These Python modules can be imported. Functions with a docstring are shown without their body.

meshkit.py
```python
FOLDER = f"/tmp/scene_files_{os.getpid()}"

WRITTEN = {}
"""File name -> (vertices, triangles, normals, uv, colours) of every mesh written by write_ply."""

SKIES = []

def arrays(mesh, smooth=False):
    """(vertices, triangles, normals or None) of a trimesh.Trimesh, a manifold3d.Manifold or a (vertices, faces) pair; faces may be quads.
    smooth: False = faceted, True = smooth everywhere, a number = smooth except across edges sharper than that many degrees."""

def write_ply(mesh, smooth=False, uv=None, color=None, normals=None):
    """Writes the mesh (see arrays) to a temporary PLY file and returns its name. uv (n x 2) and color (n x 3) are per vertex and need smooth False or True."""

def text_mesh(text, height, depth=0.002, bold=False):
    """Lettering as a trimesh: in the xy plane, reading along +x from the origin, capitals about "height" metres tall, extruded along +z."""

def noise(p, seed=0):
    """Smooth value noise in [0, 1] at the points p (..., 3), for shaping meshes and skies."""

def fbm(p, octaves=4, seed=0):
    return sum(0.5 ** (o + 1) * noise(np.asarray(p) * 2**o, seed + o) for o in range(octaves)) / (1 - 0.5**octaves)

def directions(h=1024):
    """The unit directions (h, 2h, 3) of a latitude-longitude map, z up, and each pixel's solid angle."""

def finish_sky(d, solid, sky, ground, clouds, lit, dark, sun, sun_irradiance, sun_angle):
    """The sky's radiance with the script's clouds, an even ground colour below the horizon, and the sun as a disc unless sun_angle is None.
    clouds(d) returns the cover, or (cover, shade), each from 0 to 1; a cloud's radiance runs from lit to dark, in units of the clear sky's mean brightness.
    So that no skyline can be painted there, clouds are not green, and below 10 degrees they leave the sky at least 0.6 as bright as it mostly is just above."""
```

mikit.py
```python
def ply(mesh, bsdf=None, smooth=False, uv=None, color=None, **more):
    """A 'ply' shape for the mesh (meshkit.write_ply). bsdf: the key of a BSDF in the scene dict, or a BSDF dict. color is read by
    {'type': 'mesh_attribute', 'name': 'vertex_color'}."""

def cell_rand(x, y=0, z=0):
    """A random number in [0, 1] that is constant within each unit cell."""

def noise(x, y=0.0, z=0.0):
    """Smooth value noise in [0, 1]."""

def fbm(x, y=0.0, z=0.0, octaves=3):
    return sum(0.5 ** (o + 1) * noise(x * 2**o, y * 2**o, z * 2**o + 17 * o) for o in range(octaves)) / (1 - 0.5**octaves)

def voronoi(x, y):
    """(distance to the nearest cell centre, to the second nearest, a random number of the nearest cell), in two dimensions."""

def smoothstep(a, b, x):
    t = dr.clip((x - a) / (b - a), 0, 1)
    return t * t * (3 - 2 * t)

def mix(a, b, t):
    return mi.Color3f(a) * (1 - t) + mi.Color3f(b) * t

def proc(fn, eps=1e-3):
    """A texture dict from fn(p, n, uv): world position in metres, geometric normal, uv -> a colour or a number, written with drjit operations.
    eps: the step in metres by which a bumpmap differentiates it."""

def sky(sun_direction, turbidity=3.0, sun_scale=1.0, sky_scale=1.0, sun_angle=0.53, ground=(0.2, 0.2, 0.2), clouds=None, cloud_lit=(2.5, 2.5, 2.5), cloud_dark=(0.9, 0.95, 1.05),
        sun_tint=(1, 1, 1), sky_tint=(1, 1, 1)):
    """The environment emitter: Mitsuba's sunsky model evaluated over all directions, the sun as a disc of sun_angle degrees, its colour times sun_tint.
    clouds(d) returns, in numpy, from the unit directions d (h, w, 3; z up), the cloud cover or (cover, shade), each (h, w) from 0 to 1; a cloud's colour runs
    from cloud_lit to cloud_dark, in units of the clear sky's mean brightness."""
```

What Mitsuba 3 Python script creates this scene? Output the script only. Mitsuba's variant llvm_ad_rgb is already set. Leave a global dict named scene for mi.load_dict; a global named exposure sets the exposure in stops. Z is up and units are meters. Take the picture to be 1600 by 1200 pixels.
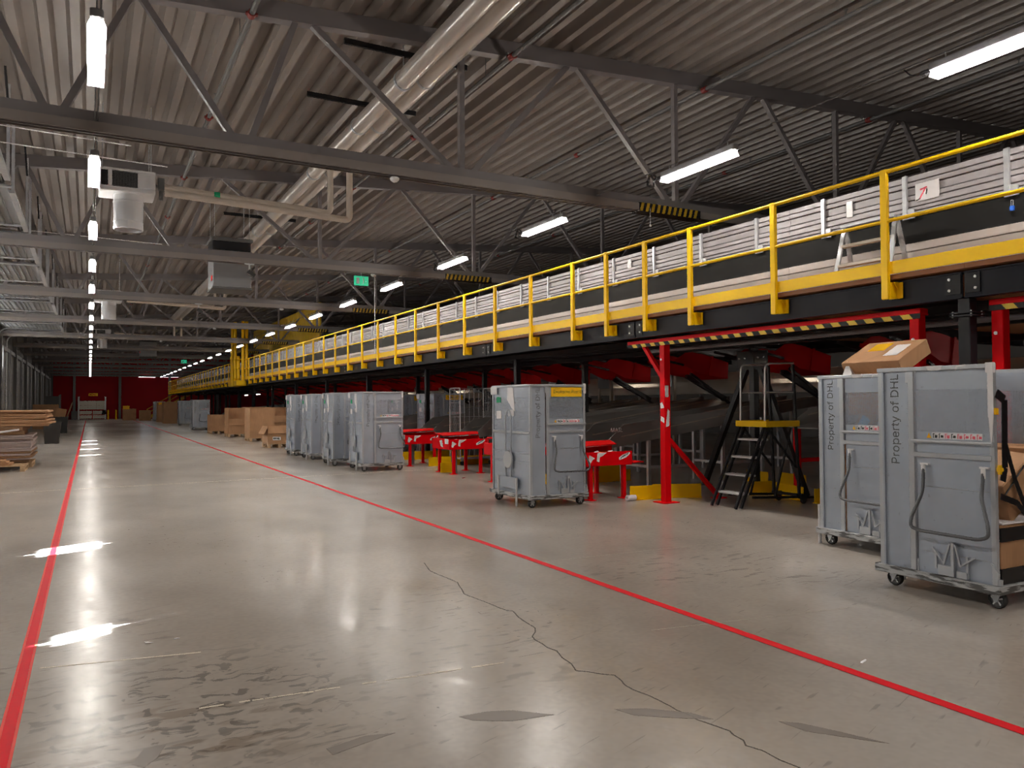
import math, random, numpy as np, trimesh, mitsuba as mi, mikit, meshkit, drjit as dr
from shapely.geometry import Polygon
T = mi.ScalarTransform4f
scene, labels = {}, {}
random.seed(4)
rng = np.random.default_rng(7)

# ---------------------------------------------------------------- camera, sky, exposure
exposure = 0.97
F_PX, YAW, PITCH, ROLL = 1204.4, math.radians(28.72), math.radians(1.38), math.radians(-0.324)
fwd = np.array([math.sin(YAW) * math.cos(PITCH), math.cos(YAW) * math.cos(PITCH), math.sin(PITCH)])
right = np.array([math.cos(YAW), -math.sin(YAW), 0.0])
up0 = np.cross(right, fwd)
upv = -math.sin(ROLL) * right + math.cos(ROLL) * up0
CAM = np.array([0, 0, 1.55])
scene['camera'] = {'type': 'perspective', 'fov': math.degrees(2 * math.atan(800 / F_PX)), 'fov_axis': 'x', 'near_clip': 0.05, 'far_clip': 400.0,
                   'to_world': T().look_at(origin=CAM.tolist(), target=(CAM + fwd).tolist(), up=upv.tolist())}
SUN_EL, SUN_AZ = math.radians(25), math.radians(24)
scene['sky'] = {**mikit.sky((-math.cos(SUN_EL) * math.cos(SUN_AZ), -math.cos(SUN_EL) * math.sin(SUN_AZ), math.sin(SUN_EL)), turbidity=3.5, sun_scale=200.0, sky_scale=60.0),
                'sampling_weight': 18.0}
LAMP_COLOR = (60.0, 56.5, 51.5)
SHED = np.array([1.0, 1.0, 1.0])

# ---------------------------------------------------------------- materials
def pr(color, rough=0.5, metal=0.0, spec=0.5, **k):
    c = mikit.proc(color) if callable(color) else {'type': 'rgb', 'value': list(color)}
    r = mikit.proc(rough) if callable(rough) else rough
    return {'type': 'twosided', 'bsdf': {'type': 'principled', 'base_color': c, 'roughness': r, 'metallic': metal, 'specular': spec, **k}}

def M(key, *a, **k):
    scene['mat_' + key] = pr(*a, **k)

mix, fbm, noise, sst = mikit.mix, mikit.fbm, mikit.noise, mikit.smoothstep

def floor_color(p, n, uv):
    big = fbm(p.x * 0.35, p.y * 0.22, 3.0)
    c = mix((0.235, 0.202, 0.174), (0.325, 0.290, 0.258), sst(0.3, 0.7, big))
    cloud = fbm(p.x * 1.7 + 5, p.y * 1.1, 8.0)
    c = c * (0.86 + 0.28 * cloud)
    grain = noise(p.x * 40, p.y * 40, 1.0)
    c = c * (0.96 + 0.08 * grain)
    # tyre scuffs: short dark streaks running across and along the aisle
    s1 = noise(p.x * 5.0 + 3.0 * noise(p.x * 2, p.y * 2, 4), p.y * 26.0, 2.0)
    m1 = fbm(p.x * 0.8, p.y * 0.8, 5.0)
    k = sst(0.84, 0.95, s1) * sst(0.48, 0.66, m1)
    s2 = noise(p.x * 9.0, p.y * 34.0 + 6 * noise(p.x * 3, p.y * 3, 1), 6.0)
    k2 = sst(0.74, 0.90, s2) * sst(0.55, 0.75, noise(p.x * 0.9 + 9.0, p.y * 0.7 + 2.0, 7.0))
    near = sst(8.0, 4.0, p.y)
    c = c * (1.0 - (0.05 + 0.28 * near) * dr.maximum(k, k2))
    sp = noise(p.x * 30, p.y * 30, 11.0)
    c = c * (1.0 - 0.45 * sst(0.93, 0.97, sp) * sst(0.5, 0.7, m1))
    # worn brown patch near the front left
    d = dr.sqrt(dr.square((p.x - 0.35) / 0.75) + dr.square((p.y - 3.9) / 0.7))
    w = sst(1.2, 0.2, d) * sst(0.55, 0.7, fbm(p.x * 5 + 2, p.y * 13, 2.0))
    c = mix(c, mi.Color3f(0.11, 0.07, 0.04), 0.6 * w)
    # dense dark scrapes in the same corner
    d2 = dr.sqrt(dr.square((p.x - 0.45) / 1.1) + dr.square((p.y - 4.3) / 1.0))
    w2 = sst(1.25, 0.3, d2) * sst(0.58, 0.70, fbm(p.x * 11 + 3.0 * noise(p.x * 9, p.y * 9, 9.0), p.y * 26 + 2.0 * noise(p.x * 14, p.y * 14, 4.0), 12.0))
    c = c * (1.0 - 0.5 * w2)
    # fine scratches everywhere near the viewer
    s3 = noise(p.x * 3.0 + p.y * 6.0, p.y * 60.0 - p.x * 22.0, 21.0)
    c = c * (1.0 - 0.22 * sst(0.90, 0.97, s3) * sst(9.0, 3.0, p.y))
    return c

def floor_rough(p, n, uv):
    return 0.12 + 0.17 * fbm(p.x * 1.3, p.y * 1.3, 2.0) + 0.08 * noise(p.x * 14, p.y * 22, 3.0)

M('floor', floor_color, floor_rough, spec=0.34)

def deck_color(p, n, uv):
    d = fbm(p.x * 0.8, p.y * 0.35, 2.0)
    return mix((0.150, 0.127, 0.114), (0.188, 0.162, 0.146), d)
M('roof_sheet', deck_color, 0.34, spec=0.7)
M('truss', (0.135, 0.122, 0.125), 0.42)
M('truss_plate', (0.19, 0.165, 0.152), 0.36)
def galv_color(p, n, uv):
    return mix((0.42, 0.43, 0.45), (0.58, 0.59, 0.61), fbm(p.x * 14, p.y * 14, p.z * 14))
M('galvanised', galv_color, 0.36, metal=0.5)
M('silver_pipe', (0.58, 0.53, 0.49), 0.27, metal=0.5)
M('white_paint', (0.74, 0.73, 0.74), 0.4)
M('beige_pipe', (0.55, 0.47, 0.40), 0.45)
M('dark_grey', (0.085, 0.085, 0.085), 0.5)
M('mid_grey', (0.20, 0.20, 0.205), 0.5)
M('black_steel', (0.010, 0.0105, 0.013), 0.42, spec=0.22)
M('navy_steel', (0.010, 0.0115, 0.019), 0.45, spec=0.14)
M('black_rubber', (0.018, 0.018, 0.018), 0.7)
M('matte_black', (0.007, 0.007, 0.007), 0.7, spec=0.15)
M('black_plastic', (0.010, 0.010, 0.011), 0.35, spec=0.35)
M('yellow', (0.84, 0.50, 0.002), 0.36, spec=0.25)
M('stripe_yellow', (0.88, 0.60, 0.10), 0.5, spec=0.2)
M('sign_yellow', (0.85, 0.48, 0.005), 0.45)
M('red', (0.74, 0.001, 0.006), 0.45, spec=0.12)
M('rust_red', (0.14, 0.012, 0.01), 0.5)
M('dark_red', (0.46, 0.003, 0.003), 0.6, spec=0.08)
M('red_line', (0.60, 0.002, 0.010), 0.5, spec=0.12)
M('red_line_edge', (0.68, 0.07, 0.055), 0.5, spec=0.12)
M('wall_red', (0.26, 0.002, 0.006), 0.6, spec=0.2)
M('wall_grey', (0.09, 0.086, 0.083), 0.6, spec=0.3)
M('column_grey', (0.15, 0.145, 0.14), 0.5, spec=0.3)
M('pale_panel', (0.62, 0.57, 0.49), 0.5)
def cart_color(p, n, uv):
    g = fbm(p.x * 4 + p.y * 3, p.z * 4, p.y * 2)
    d = noise(p.x * 22 + p.y * 22, p.z * 50, 1.0)
    c = mix((0.335, 0.37, 0.43), (0.44, 0.48, 0.55), g)
    return c * (1.0 - 0.2 * sst(0.93, 0.98, d))
M('cart_sheet', cart_color, 0.40, metal=0.35)
M('cart_frame', (0.50, 0.52, 0.55), 0.34, metal=0.5)
def scuffed(p, n, uv):
    d = fbm(p.x * 9 + p.y * 9, p.z * 60, 2.0)
    return mix((0.10, 0.10, 0.10), (0.46, 0.47, 0.48), sst(0.36, 0.55, d))
M('cart_base', scuffed, 0.45, metal=0.4)
M('chrome', (0.72, 0.72, 0.73), 0.35, metal=0.4)
M('handle_tube', (0.10, 0.105, 0.115), 0.3)
M('lettering', (0.10, 0.105, 0.115), 0.5)
M('black_ink', (0.008, 0.008, 0.008), 0.6)
M('paper', (0.78, 0.76, 0.77), 0.6)
M('pink', (0.75, 0.10, 0.16), 0.6)
M('blue_tape', (0.22, 0.50, 0.78), 0.4)
M('blue_plastic', (0.02, 0.16, 0.75), 0.4)
M('green_sticker', (0.01, 0.30, 0.13), 0.5)
def card_color(p, n, uv):
    g = fbm(p.x * 3 + p.y, p.z * 3, p.y * 2)
    f = noise((p.x + p.y) * 50, p.z * 8, 2.0)
    return mix((0.36, 0.19, 0.095), (0.47, 0.265, 0.145), g) * (0.93 + 0.1 * f)
M('cardboard', card_color, 0.7, spec=0.25)
M('cardboard_dark', (0.22, 0.125, 0.07), 0.75, spec=0.2)
M('cardboard_edge', (0.36, 0.29, 0.27), 0.8, spec=0.2)
def wood_color(p, n, uv):
    g = fbm(p.x * 22, p.y * 3, p.z * 30)
    return mix((0.36, 0.22, 0.12), (0.58, 0.40, 0.24), g)
M('wood', wood_color, 0.65, spec=0.25)
M('deck_edge', (0.30, 0.125, 0.055), 0.6)
M('belt_panel', (0.47, 0.425, 0.40), 0.42)
M('upper_panel', (0.33, 0.31, 0.32), 0.5, spec=0.35)
def chute_color(p, n, uv):
    return mix((0.17, 0.165, 0.155), (0.25, 0.24, 0.225), fbm(p.x * 2, p.y * 5, p.z * 5))
M('chute_steel', chute_color, 0.36, metal=0.2)
M('tan_steel', (0.36, 0.31, 0.25), 0.5)
M('brass_yellow', (0.45, 0.28, 0.02), 0.45)
M('stain', (0.155, 0.13, 0.112), 0.4, spec=0.35)
M('crack', (0.075, 0.062, 0.052), 0.8)
M('joint', (0.30, 0.265, 0.225), 0.6)
M('pale_joint', (0.52, 0.46, 0.37), 0.5)
scene['mat_frosted'] = {'type': 'principledthin', 'base_color': {'type': 'rgb', 'value': [0.75, 0.8, 0.85]}, 'roughness': 0.6, 'diff_trans': 1.3}

# ---------------------------------------------------------------- mesh helpers
def box(x0, x1, y0, y1, z0, z1):
    b = trimesh.creation.box((x1 - x0, y1 - y0, z1 - z0)); b.apply_translation(((x0 + x1) / 2, (y0 + y1) / 2, (z0 + z1) / 2)); return b

def cbox(x0, x1, y0, y1, z0, z1, c=0.006):
    c = min(c, (x1 - x0) / 3, (y1 - y0) / 3, (z1 - z0) / 3)
    pts = []
    for a in (0, 1):
        for b in (0, 1):
            for d in (0, 1):
                P = np.array([(x0, x1)[a], (y0, y1)[b], (z0, z1)[d]]); s = np.array([1 - 2 * a, 1 - 2 * b, 1 - 2 * d]) * c
                for i in range(3):
                    q = P + s; q[i] = P[i]; pts.append(q)
    return trimesh.convex.convex_hull(np.array(pts))

def frame_of(d, up=(0, 0, 1)):
    d = np.asarray(d, float); d /= np.linalg.norm(d); u = np.asarray(up, float)
    if abs(d @ u) > 0.98: u = np.array([1.0, 0, 0])
    s = np.cross(d, u); s /= np.linalg.norm(s); return d, s, np.cross(s, d)

def bar(p, q, w, h, up=(0, 0, 1)):
    """A straight bar from p to q: w sideways, h along up."""
    p, q = np.asarray(p, float), np.asarray(q, float); d, s, u = frame_of(q - p, up)
    b = trimesh.creation.box((np.linalg.norm(q - p), w, h)); m = np.eye(4); m[:3, 0], m[:3, 1], m[:3, 2], m[:3, 3] = d, s, u, (p + q) / 2
    b.apply_transform(m); return b

def tube(pts, r, n=8, closed=False):
    pts = np.asarray(pts, float); rings = []
    N = len(pts); last = None
    for i in range(N):
        d = pts[min(i + 1, N - 1)] - pts[max(i - 1, 0)]; d = d / np.linalg.norm(d)
        if last is None: _, s, u = frame_of(d)
        else:
            s = last - d * (last @ d); s /= np.linalg.norm(s); u = np.cross(s, d)
        last = s
        a = np.arange(n) * 2 * np.pi / n
        rings.append(pts[i] + r * (np.cos(a)[:, None] * s + np.sin(a)[:, None] * u))
    v = np.vstack(rings + [pts[:1], pts[-1:]]); f = []
    for i in range(N - 1):
        for k in range(n):
            a, b = i * n + k, i * n + (k + 1) % n
            f += [[a, a + n, b + n], [a, b + n, b]]
    for k in range(n):
        f += [[N * n, k, (k + 1) % n], [N * n + 1, (N - 1) * n + (k + 1) % n, (N - 1) * n + k]]
    m = trimesh.Trimesh(v, f, process=False); m.fix_normals(); return m

def bend(pts, r=0.06, n=4):
    """Rounds the corners of a polyline."""
    pts = [np.asarray(p, float) for p in pts]; out = [pts[0]]
    for a, b, c in zip(pts, pts[1:], pts[2:]):
        u, w = a - b, c - b; k = min(r, np.linalg.norm(u) * 0.45, np.linalg.norm(w) * 0.45)
        A, C = b + u / np.linalg.norm(u) * k, b + w / np.linalg.norm(w) * k
        for t in np.linspace(0, 1, n + 1): out.append((1 - t) ** 2 * A + 2 * t * (1 - t) * b + t * t * C)
    return out + [pts[-1]]

def prism(poly, y0, y1, plane='xz'):
    """Extrudes an outline: 'xz' along y, 'xy' along z, 'yz' along x."""
    m = trimesh.creation.extrude_polygon(poly if isinstance(poly, Polygon) else Polygon(poly), abs(y1 - y0), engine='earcut'); v = m.vertices.copy(); lo = min(y0, y1)
    if plane == 'xz': v = np.stack([v[:, 0], v[:, 2] + lo, v[:, 1]], 1)
    elif plane == 'yz': v = np.stack([v[:, 2] + lo, v[:, 0], v[:, 1]], 1)
    else: v = np.stack([v[:, 0], v[:, 1], v[:, 2] + lo], 1)
    m = trimesh.Trimesh(v, m.faces, process=False); m.fix_normals(); return m

def cyl(p, q, r, n=16):
    return tube([p, q], r, n)

def lathe(profile, n=24, at=(0, 0, 0), axis='z'):
    m = trimesh.creation.revolve(np.asarray(profile, float), sections=n)
    if axis == 'x': m.apply_transform(trimesh.transformations.rotation_matrix(math.pi / 2, [0, 1, 0]))
    if axis == 'y': m.apply_transform(trimesh.transformations.rotation_matrix(-math.pi / 2, [1, 0, 0]))
    m.apply_translation(at); m.fix_normals(); return m

cat = trimesh.util.concatenate
def text(s, h, origin, xdir, ydir, depth=0.003, bold=False):
    m = meshkit.text_mesh(s, h, depth, bold); x, y = np.asarray(xdir, float), np.asarray(ydir, float)
    t = np.eye(4); t[:3, 0], t[:3, 1], t[:3, 2], t[:3, 3] = x, y, np.cross(x, y), origin; m.apply_transform(t); return m

# ---------------------------------------------------------------- naming and placing
def numbered(base):
    if base not in used: used.add(base); return base
    i = 1
    while f'{base}_{i:03d}' in used: i += 1
    used.add(f'{base}_{i:03d}'); return f'{base}_{i:03d}'
used = {'camera'}

class Kit:
    """The parts of one kind of thing, each with its own mesh, that can be put down any number of times."""
    def __init__(self): self.parts, self.names = {}, set()
    def add(self, name, mesh, mat, parent=None, label=None, smooth=False, **more):
        full = name if parent is None else parent + '__' + name
        if full in self.names:
            i = 1
            while f'{full}_{i:03d}' in self.names: i += 1
            full = f'{full}_{i:03d}'
        self.names.add(full)
        if mesh is None: self.parts[full] = (None, label)
        else: self.parts[full] = (mesh if isinstance(mesh, dict) else mikit.ply(mesh, 'mat_' + mat, smooth=smooth, **more), label)
        return full
    def place(self, base, label, category, to=None, group=None, kind=None):
        key = numbered(base)
        labels[key] = {k: v for k, v in dict(label=label, category=category, group=group, kind=kind).items() if v}
        if kind == 'structure': labels[key].pop('category', None)
        for n, (d, lab) in self.parts.items():
            k = key + '__' + n
            if d is not None: scene[k] = dict(d) if to is None else {**d, 'to_world': to}
            if lab: labels[k] = {'label': lab}
        return key

def one(base, mesh, mat, label, category=None, group=None, kind=None, smooth=False, to=None):
    key = numbered(base); scene[key] = mesh if isinstance(mesh, dict) else mikit.ply(mesh, 'mat_' + mat, smooth=smooth)
    if to is not None: scene[key] = {**scene[key], 'to_world': to}
    labels[key] = {k: v for k, v in dict(label=label, category=category, group=group, kind=kind).items() if v}
    return key

def part(parent, name, mesh, mat, label=None, smooth=False, kind=None):
    key = numbered(parent + '__' + name); scene[key] = mikit.ply(mesh, 'mat_' + mat, smooth=smooth)
    if label or kind: labels[key] = {k: v for k, v in dict(label=label, kind=kind).items() if v}
    return key

WORDS = 'first second third fourth fifth sixth seventh eighth ninth tenth eleventh twelfth thirteenth fourteenth fifteenth sixteenth seventeenth eighteenth nineteenth twentieth twenty-first twenty-second twenty-third twenty-fourth twenty-fifth'.split()
def nth(i): return WORDS[i] if i < len(WORDS) else f'{i + 1}th'
def at(x, y, z=0.0, deg=0.0): return T().translate([x, y, z]).rotate([0, 0, 1], deg)

# ================================================================= SETTING
YB, XL, XR = 95.0, -3.6, 27.0
BAY, Y1 = 7.7, 9.9
def roof(x): return 6.50 + 0.068 * x

one('floor', box(XL - 0.3, XR + 0.3, -14, YB + 0.3, -0.3, 0.0), 'floor', 'polished grey concrete warehouse floor with scuffs, cracks and painted lines', kind='structure')
# red aisle lines, painted on the floor
def strip(pts, w, z=0.0012, dz=0.001):
    pts = np.asarray(pts, float); out = []
    for a, b in zip(pts, pts[1:]):
        d = (b - a) / np.linalg.norm(b - a); s = np.array([-d[1], d[0]]) * w / 2
        out.append(prism([a + s, a - s, b - s, b + s], z - dz, z, 'xy'))
    return cat(out)
part('floor', 'painted_line', strip([(-0.327, -6), (-0.327, 88)], 0.052, 0.003), 'red_line', 'red line along the left side of the aisle')
for dx in (-0.033, 0.033): part('floor', 'line_edge', strip([(-0.327 + dx, -6), (-0.327 + dx, 88)], 0.013, 0.003), 'red_line_edge', 'worn pale red edge of the left line')
part('floor', 'painted_line', strip([(3.83, -6), (3.86, 88)], 0.078, 0.003), 'red_line', 'red line along the right side of the aisle')
crack = [(2.852, 6.992), (2.768, 6.647), (2.797, 6.103), (2.674, 5.711), (2.722, 5.274), (2.771, 5.058), (2.697, 4.612), (2.56, 4.378), (2.566, 4.121), (2.473, 3.764), (2.622, 3.595), (2.578, 3.363), (2.602, 3.078), (2.606, 2.895), (2.651, 2.727), (2.601, 2.576), (2.629, 2.509), (2.632, 2.2)]
cp = [np.array(crack[0])]
for a, b in zip(crack, crack[1:]):
    a, b = np.array(a), np.array(b)
    for t in (0.33, 0.66, 1.0):
        q = a + (b - a) * t
        cp.append(q + (rng.normal(0, 0.010, 2) if t < 1 else 0))
part('floor', 'crack', strip(cp, 0.0075, 0.0012), 'crack', 'thin jagged crack in the concrete')
for name, a, b, m, w in (('joint', (-3.5, 16.2), (7.4, 16.75), 'pale_joint', 0.05), ('joint', (-0.25, 5.36), (0.62, 5.20), 'pale_joint', 0.016), ('joint', (3.9, 6.47), (7.6, 6.27), 'joint', 0.014), ('joint', (3.35, 4.17), (5.0, 3.89), 'joint', 0.012)):
    part('floor', name, strip([a, b], w, 0.0012), m)
js = []
for t in np.linspace(0, 1, 26):
    if rng.random() < 0.75:
        a = np.array([0.5, 4.25]) + t * np.array([1.6, -0.15]); js.append(strip([a, a + np.array([0.05 + 0.03 * rng.random(), -0.006 + rng.normal(0, 0.004)])], 0.006 + 0.012 * rng.random(), 0.0012))
part('floor', 'joint', cat(js), 'pale_joint', 'crumbled filler of a floor joint')
for q in ([(1.607, 3.504), (1.756, 3.492), (1.876, 3.443), (2.032, 3.291), (1.812, 3.327), (1.653, 3.426)], [(2.334, 3.202), (2.479, 3.129), (2.637, 2.975), (2.679, 2.862), (2.54, 2.958), (2.369, 3.091)],
          [(2.932, 2.693), (3.008, 2.625), (3.088, 2.471), (3.179, 2.272), (3.094, 2.373), (2.958, 2.545)], [(0.943, 3.475), (1.135, 3.519), (1.272, 3.482), (1.078, 3.436), (0.951, 3.399)], [(0.167, 3.737), (0.225, 3.88), (0.317, 3.88), (0.268, 3.748), (0.214, 3.677)]):
    part('floor', 'scuff_mark', prism(q, 0.0002, 0.0012, 'xy'), 'stain')

# roof: trapezoidal steel sheets, each three ribs wide
PITCH_R, DEP = 0.355, 0.15
def sheet(ribs, length):
    pts = [];
    for r in range(ribs):
        o = r * PITCH_R
        pts += [(o, 0), (o + 0.11, 0), (o + 0.165, DEP), (o + 0.30, DEP)]
    pts.append((ribs * PITCH_R, 0))
    v, f = [], []
    for (x, z) in pts:
        for y in (0, length): v.append((x, y, z + 0.068 * x))
    for i in range(len(pts) - 1):
        a = 2 * i; f += [[a, a + 1, a + 3], [a, a + 3, a + 2]]
    return trimesh.Trimesh(v, f, process=False)
SH = mikit.ply(sheet(3, 15.44), 'mat_roof_sheet'); SW = 3 * PITCH_R
used.add('ceiling'); labels['ceiling'] = {'label': 'corrugated steel roof deck, grey brown in the lamp light', 'kind': 'structure'}
yy, row = -5.6, 0
while yy < YB:
    n = 30
    for i in range(n):
        x = XL - 0.2 + i * SW
        if x > XR: break
        k = numbered('ceiling__roof_sheet'); scene[k] = {**SH, 'to_world': T().translate([x, yy, roof(x) + 0.012 * (row % 2)])}
    yy += 15.4; row += 1
part('ceiling', 'insulation', prism([(XL - 0.4, roof(XL) + 0.3), (XR + 0.3, roof(XR) + 0.3), (XR + 0.3, roof(XR) + 0.5), (XL - 0.4, roof(XL) + 0.5)], -14.2, YB + 0.3), 'dark_grey')

# walls; the left one has slits beside the dock doors that let the sun in
patches = [(0.04, 6.0), (-0.10, 9.62), (0.1, 27.2), (0.1, 30.9), (0.1, 34.6), (0.1, 38.0)]
slits = []
for px, py in patches:
    dx = px - XL; slits.append((py - dx * math.tan(SUN_AZ), dx / math.cos(SUN_AZ) * math.tan(SUN_EL)))
wall = Polygon([(-14, 0), (YB, 0), (YB, roof(XL) + 0.4), (-14, roof(XL) + 0.4)])
def slit_size(y): return (0.34, 0.23) if y < 5.5 else (0.55, 0.36)
for (y, z) in slits:
    hw, hh = (v / 2 for v in slit_size(y))
    wall = wall.difference(Polygon([(y - hw, z - hh), (y + hw, z - hh), (y + hw, z + hh), (y - hw, z + hh)]))
    wall = wall.difference(Polygon([(y - 0.0325, 1.45), (y + 0.0325, 1.45), (y + 0.0325, 2.7), (y - 0.0325, 2.7)]))
panes = [11.83 + 3.85 * i for i in range(9)]
for y in panes: wall = wall.difference(Polygon([(y - 1.25, 3.3), (y + 1.25, 3.3), (y + 1.25, 4.2), (y - 1.25, 4.2)]))
ws = [prism(wall, XL - 0.14, XL, 'yz')]
one('wall_left', cat(ws), 'wall_grey', 'dark grey dock side wall of the hall', kind='structure')
one('wall_right', box(XR, XR + 0.2, -14, YB, 0, roof(XR) + 0.3), 'wall_grey', 'dark far right wall of the hall', kind='structure')
one('wall_front', box(XL - 0.2, XR + 0.2, -14.2, -14, 0, roof(XR) + 0.3), 'wall_grey', 'grey end wall behind the viewer', kind='structure')
one('wall_back', box(XL - 0.2, XR + 0.2, YB, YB + 0.2, 0, roof(XR) + 0.3), 'wall_red', 'dark red end wall of the hall', kind='structure')
for x in (-1.45, 2.9, 7.9, 13): part('wall_back', 'column', cbox(x - 0.13, x + 0.13, YB - 0.3, YB, 0, roof(x) - 0.3, 0.01), 'column_grey', 'grey steel column in front of the red wall')
for x, z, w in ((4.6, 4.98, 1.3), (4.75, 4.70, 1.6), (7.2, 4.72, 1.6), (12.5, 4.9, 2.2)):
    pass

for i, y in enumerate(panes):
    kx = numbered(f'window_{11 + i}')
    scene[kx] = mikit.ply(trimesh.Trimesh([(XL - 0.08, y - 1.25, 3.3), (XL - 0.08, y + 1.25, 3.3), (XL - 0.08, y + 1.25, 4.2), (XL - 0.08, y - 1.25, 4.2)], [[0, 1, 2], [0, 2, 3]], process=False), 'mat_frosted')
    labels[kx] = {'label': f'frosted daylight window over a dock door in the left wall, {nth(i)} from the front', 'kind': 'structure'}
# dock doors on the left wall, where the wall is in view
kd = Kit()
for i in range(6): kd.add('door_section', cbox(0, 0.05, -1.5, 1.5, 0.02 + i * 0.68, 0.69 + i * 0.68, 0.008), 'column_grey')
for s in (-1, 1): kd.add('door_frame', cbox(0, 0.14, s * 1.62 - 0.09, s * 1.62 + 0.09, 0, 4.25, 0.008), 'mid_grey')
kd.add('door_frame', cbox(0, 0.14, -1.71, 1.71, 4.1, 4.3, 0.008), 'mid_grey')
for k in range(13):
    y = 43.6 + 3.85 * k
    if y > 91: break
    kd.place('door', f'closed grey dock door, {nth(k)} one along the part of the left wall in view', 'door', T().translate([XL + 0.005, y, 0]), kind='structure')
for k in range(12):
    y = Y1 + BAY * k
    if k == 3: y += 0.45
    one('wall_column', cat([box(XL + 0.0, XL + 0.02, y - 0.1, y + 0.1, 0, roof(XL) - 0.2), box(XL + 0.02, XL + 0.18, y - 0.006, y + 0.006, 0, roof(XL) - 0.2), box(XL + 0.18, XL + 0.2, y - 0.1, y + 0.1, 0, roof(XL) - 0.2)]), 'column_grey',
        f'grey steel column against the left wall under the {nth(k)} roof truss', 'column', 'columns on the left wall')

# ================================================================= ROOF TRUSSES
CB0, CB1 = 4.63, 4.87
kt = Kit()
X0, X1 = XL + 0.05, XR - 0.1
kt.add('bottom_chord', cat([box(X0, X1, -0.07, 0.07, CB1 - 0.12, CB1), box(X0, X1, -0.012, 0.012, CB0, CB1 - 0.12)]), 'truss')
kt.add('bottom_flange', cat([box(X0, X1, -0.10, 0.10, CB0 + 0.09, CB0 + 0.115), box(X0, X1, -0.10, -0.085, CB0, CB0 + 0.09), box(X0, X1, 0.085, 0.10, CB0, CB0 + 0.09), box(X0, X1, -0.06, 0.06, CB0 + 0.02, CB0 + 0.04)]), 'truss_plate', label='lower flange of the chord')
def tz(x): return roof(x) - 0.235
kt.add('top_chord', prism([(X0, tz(X0)), (X1, tz(X1)), (X1, roof(X1) - 0.008), (X0, roof(X0) - 0.008)], -0.075, 0.075), 'truss')
def web(xb, xt): kt.add('web_member', bar((xb, 0, CB1 - 0.02), (xt, 0, tz(xt) + 0.02), 0.075, 0.085, (0, 1, 0)), 'truss')
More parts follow.
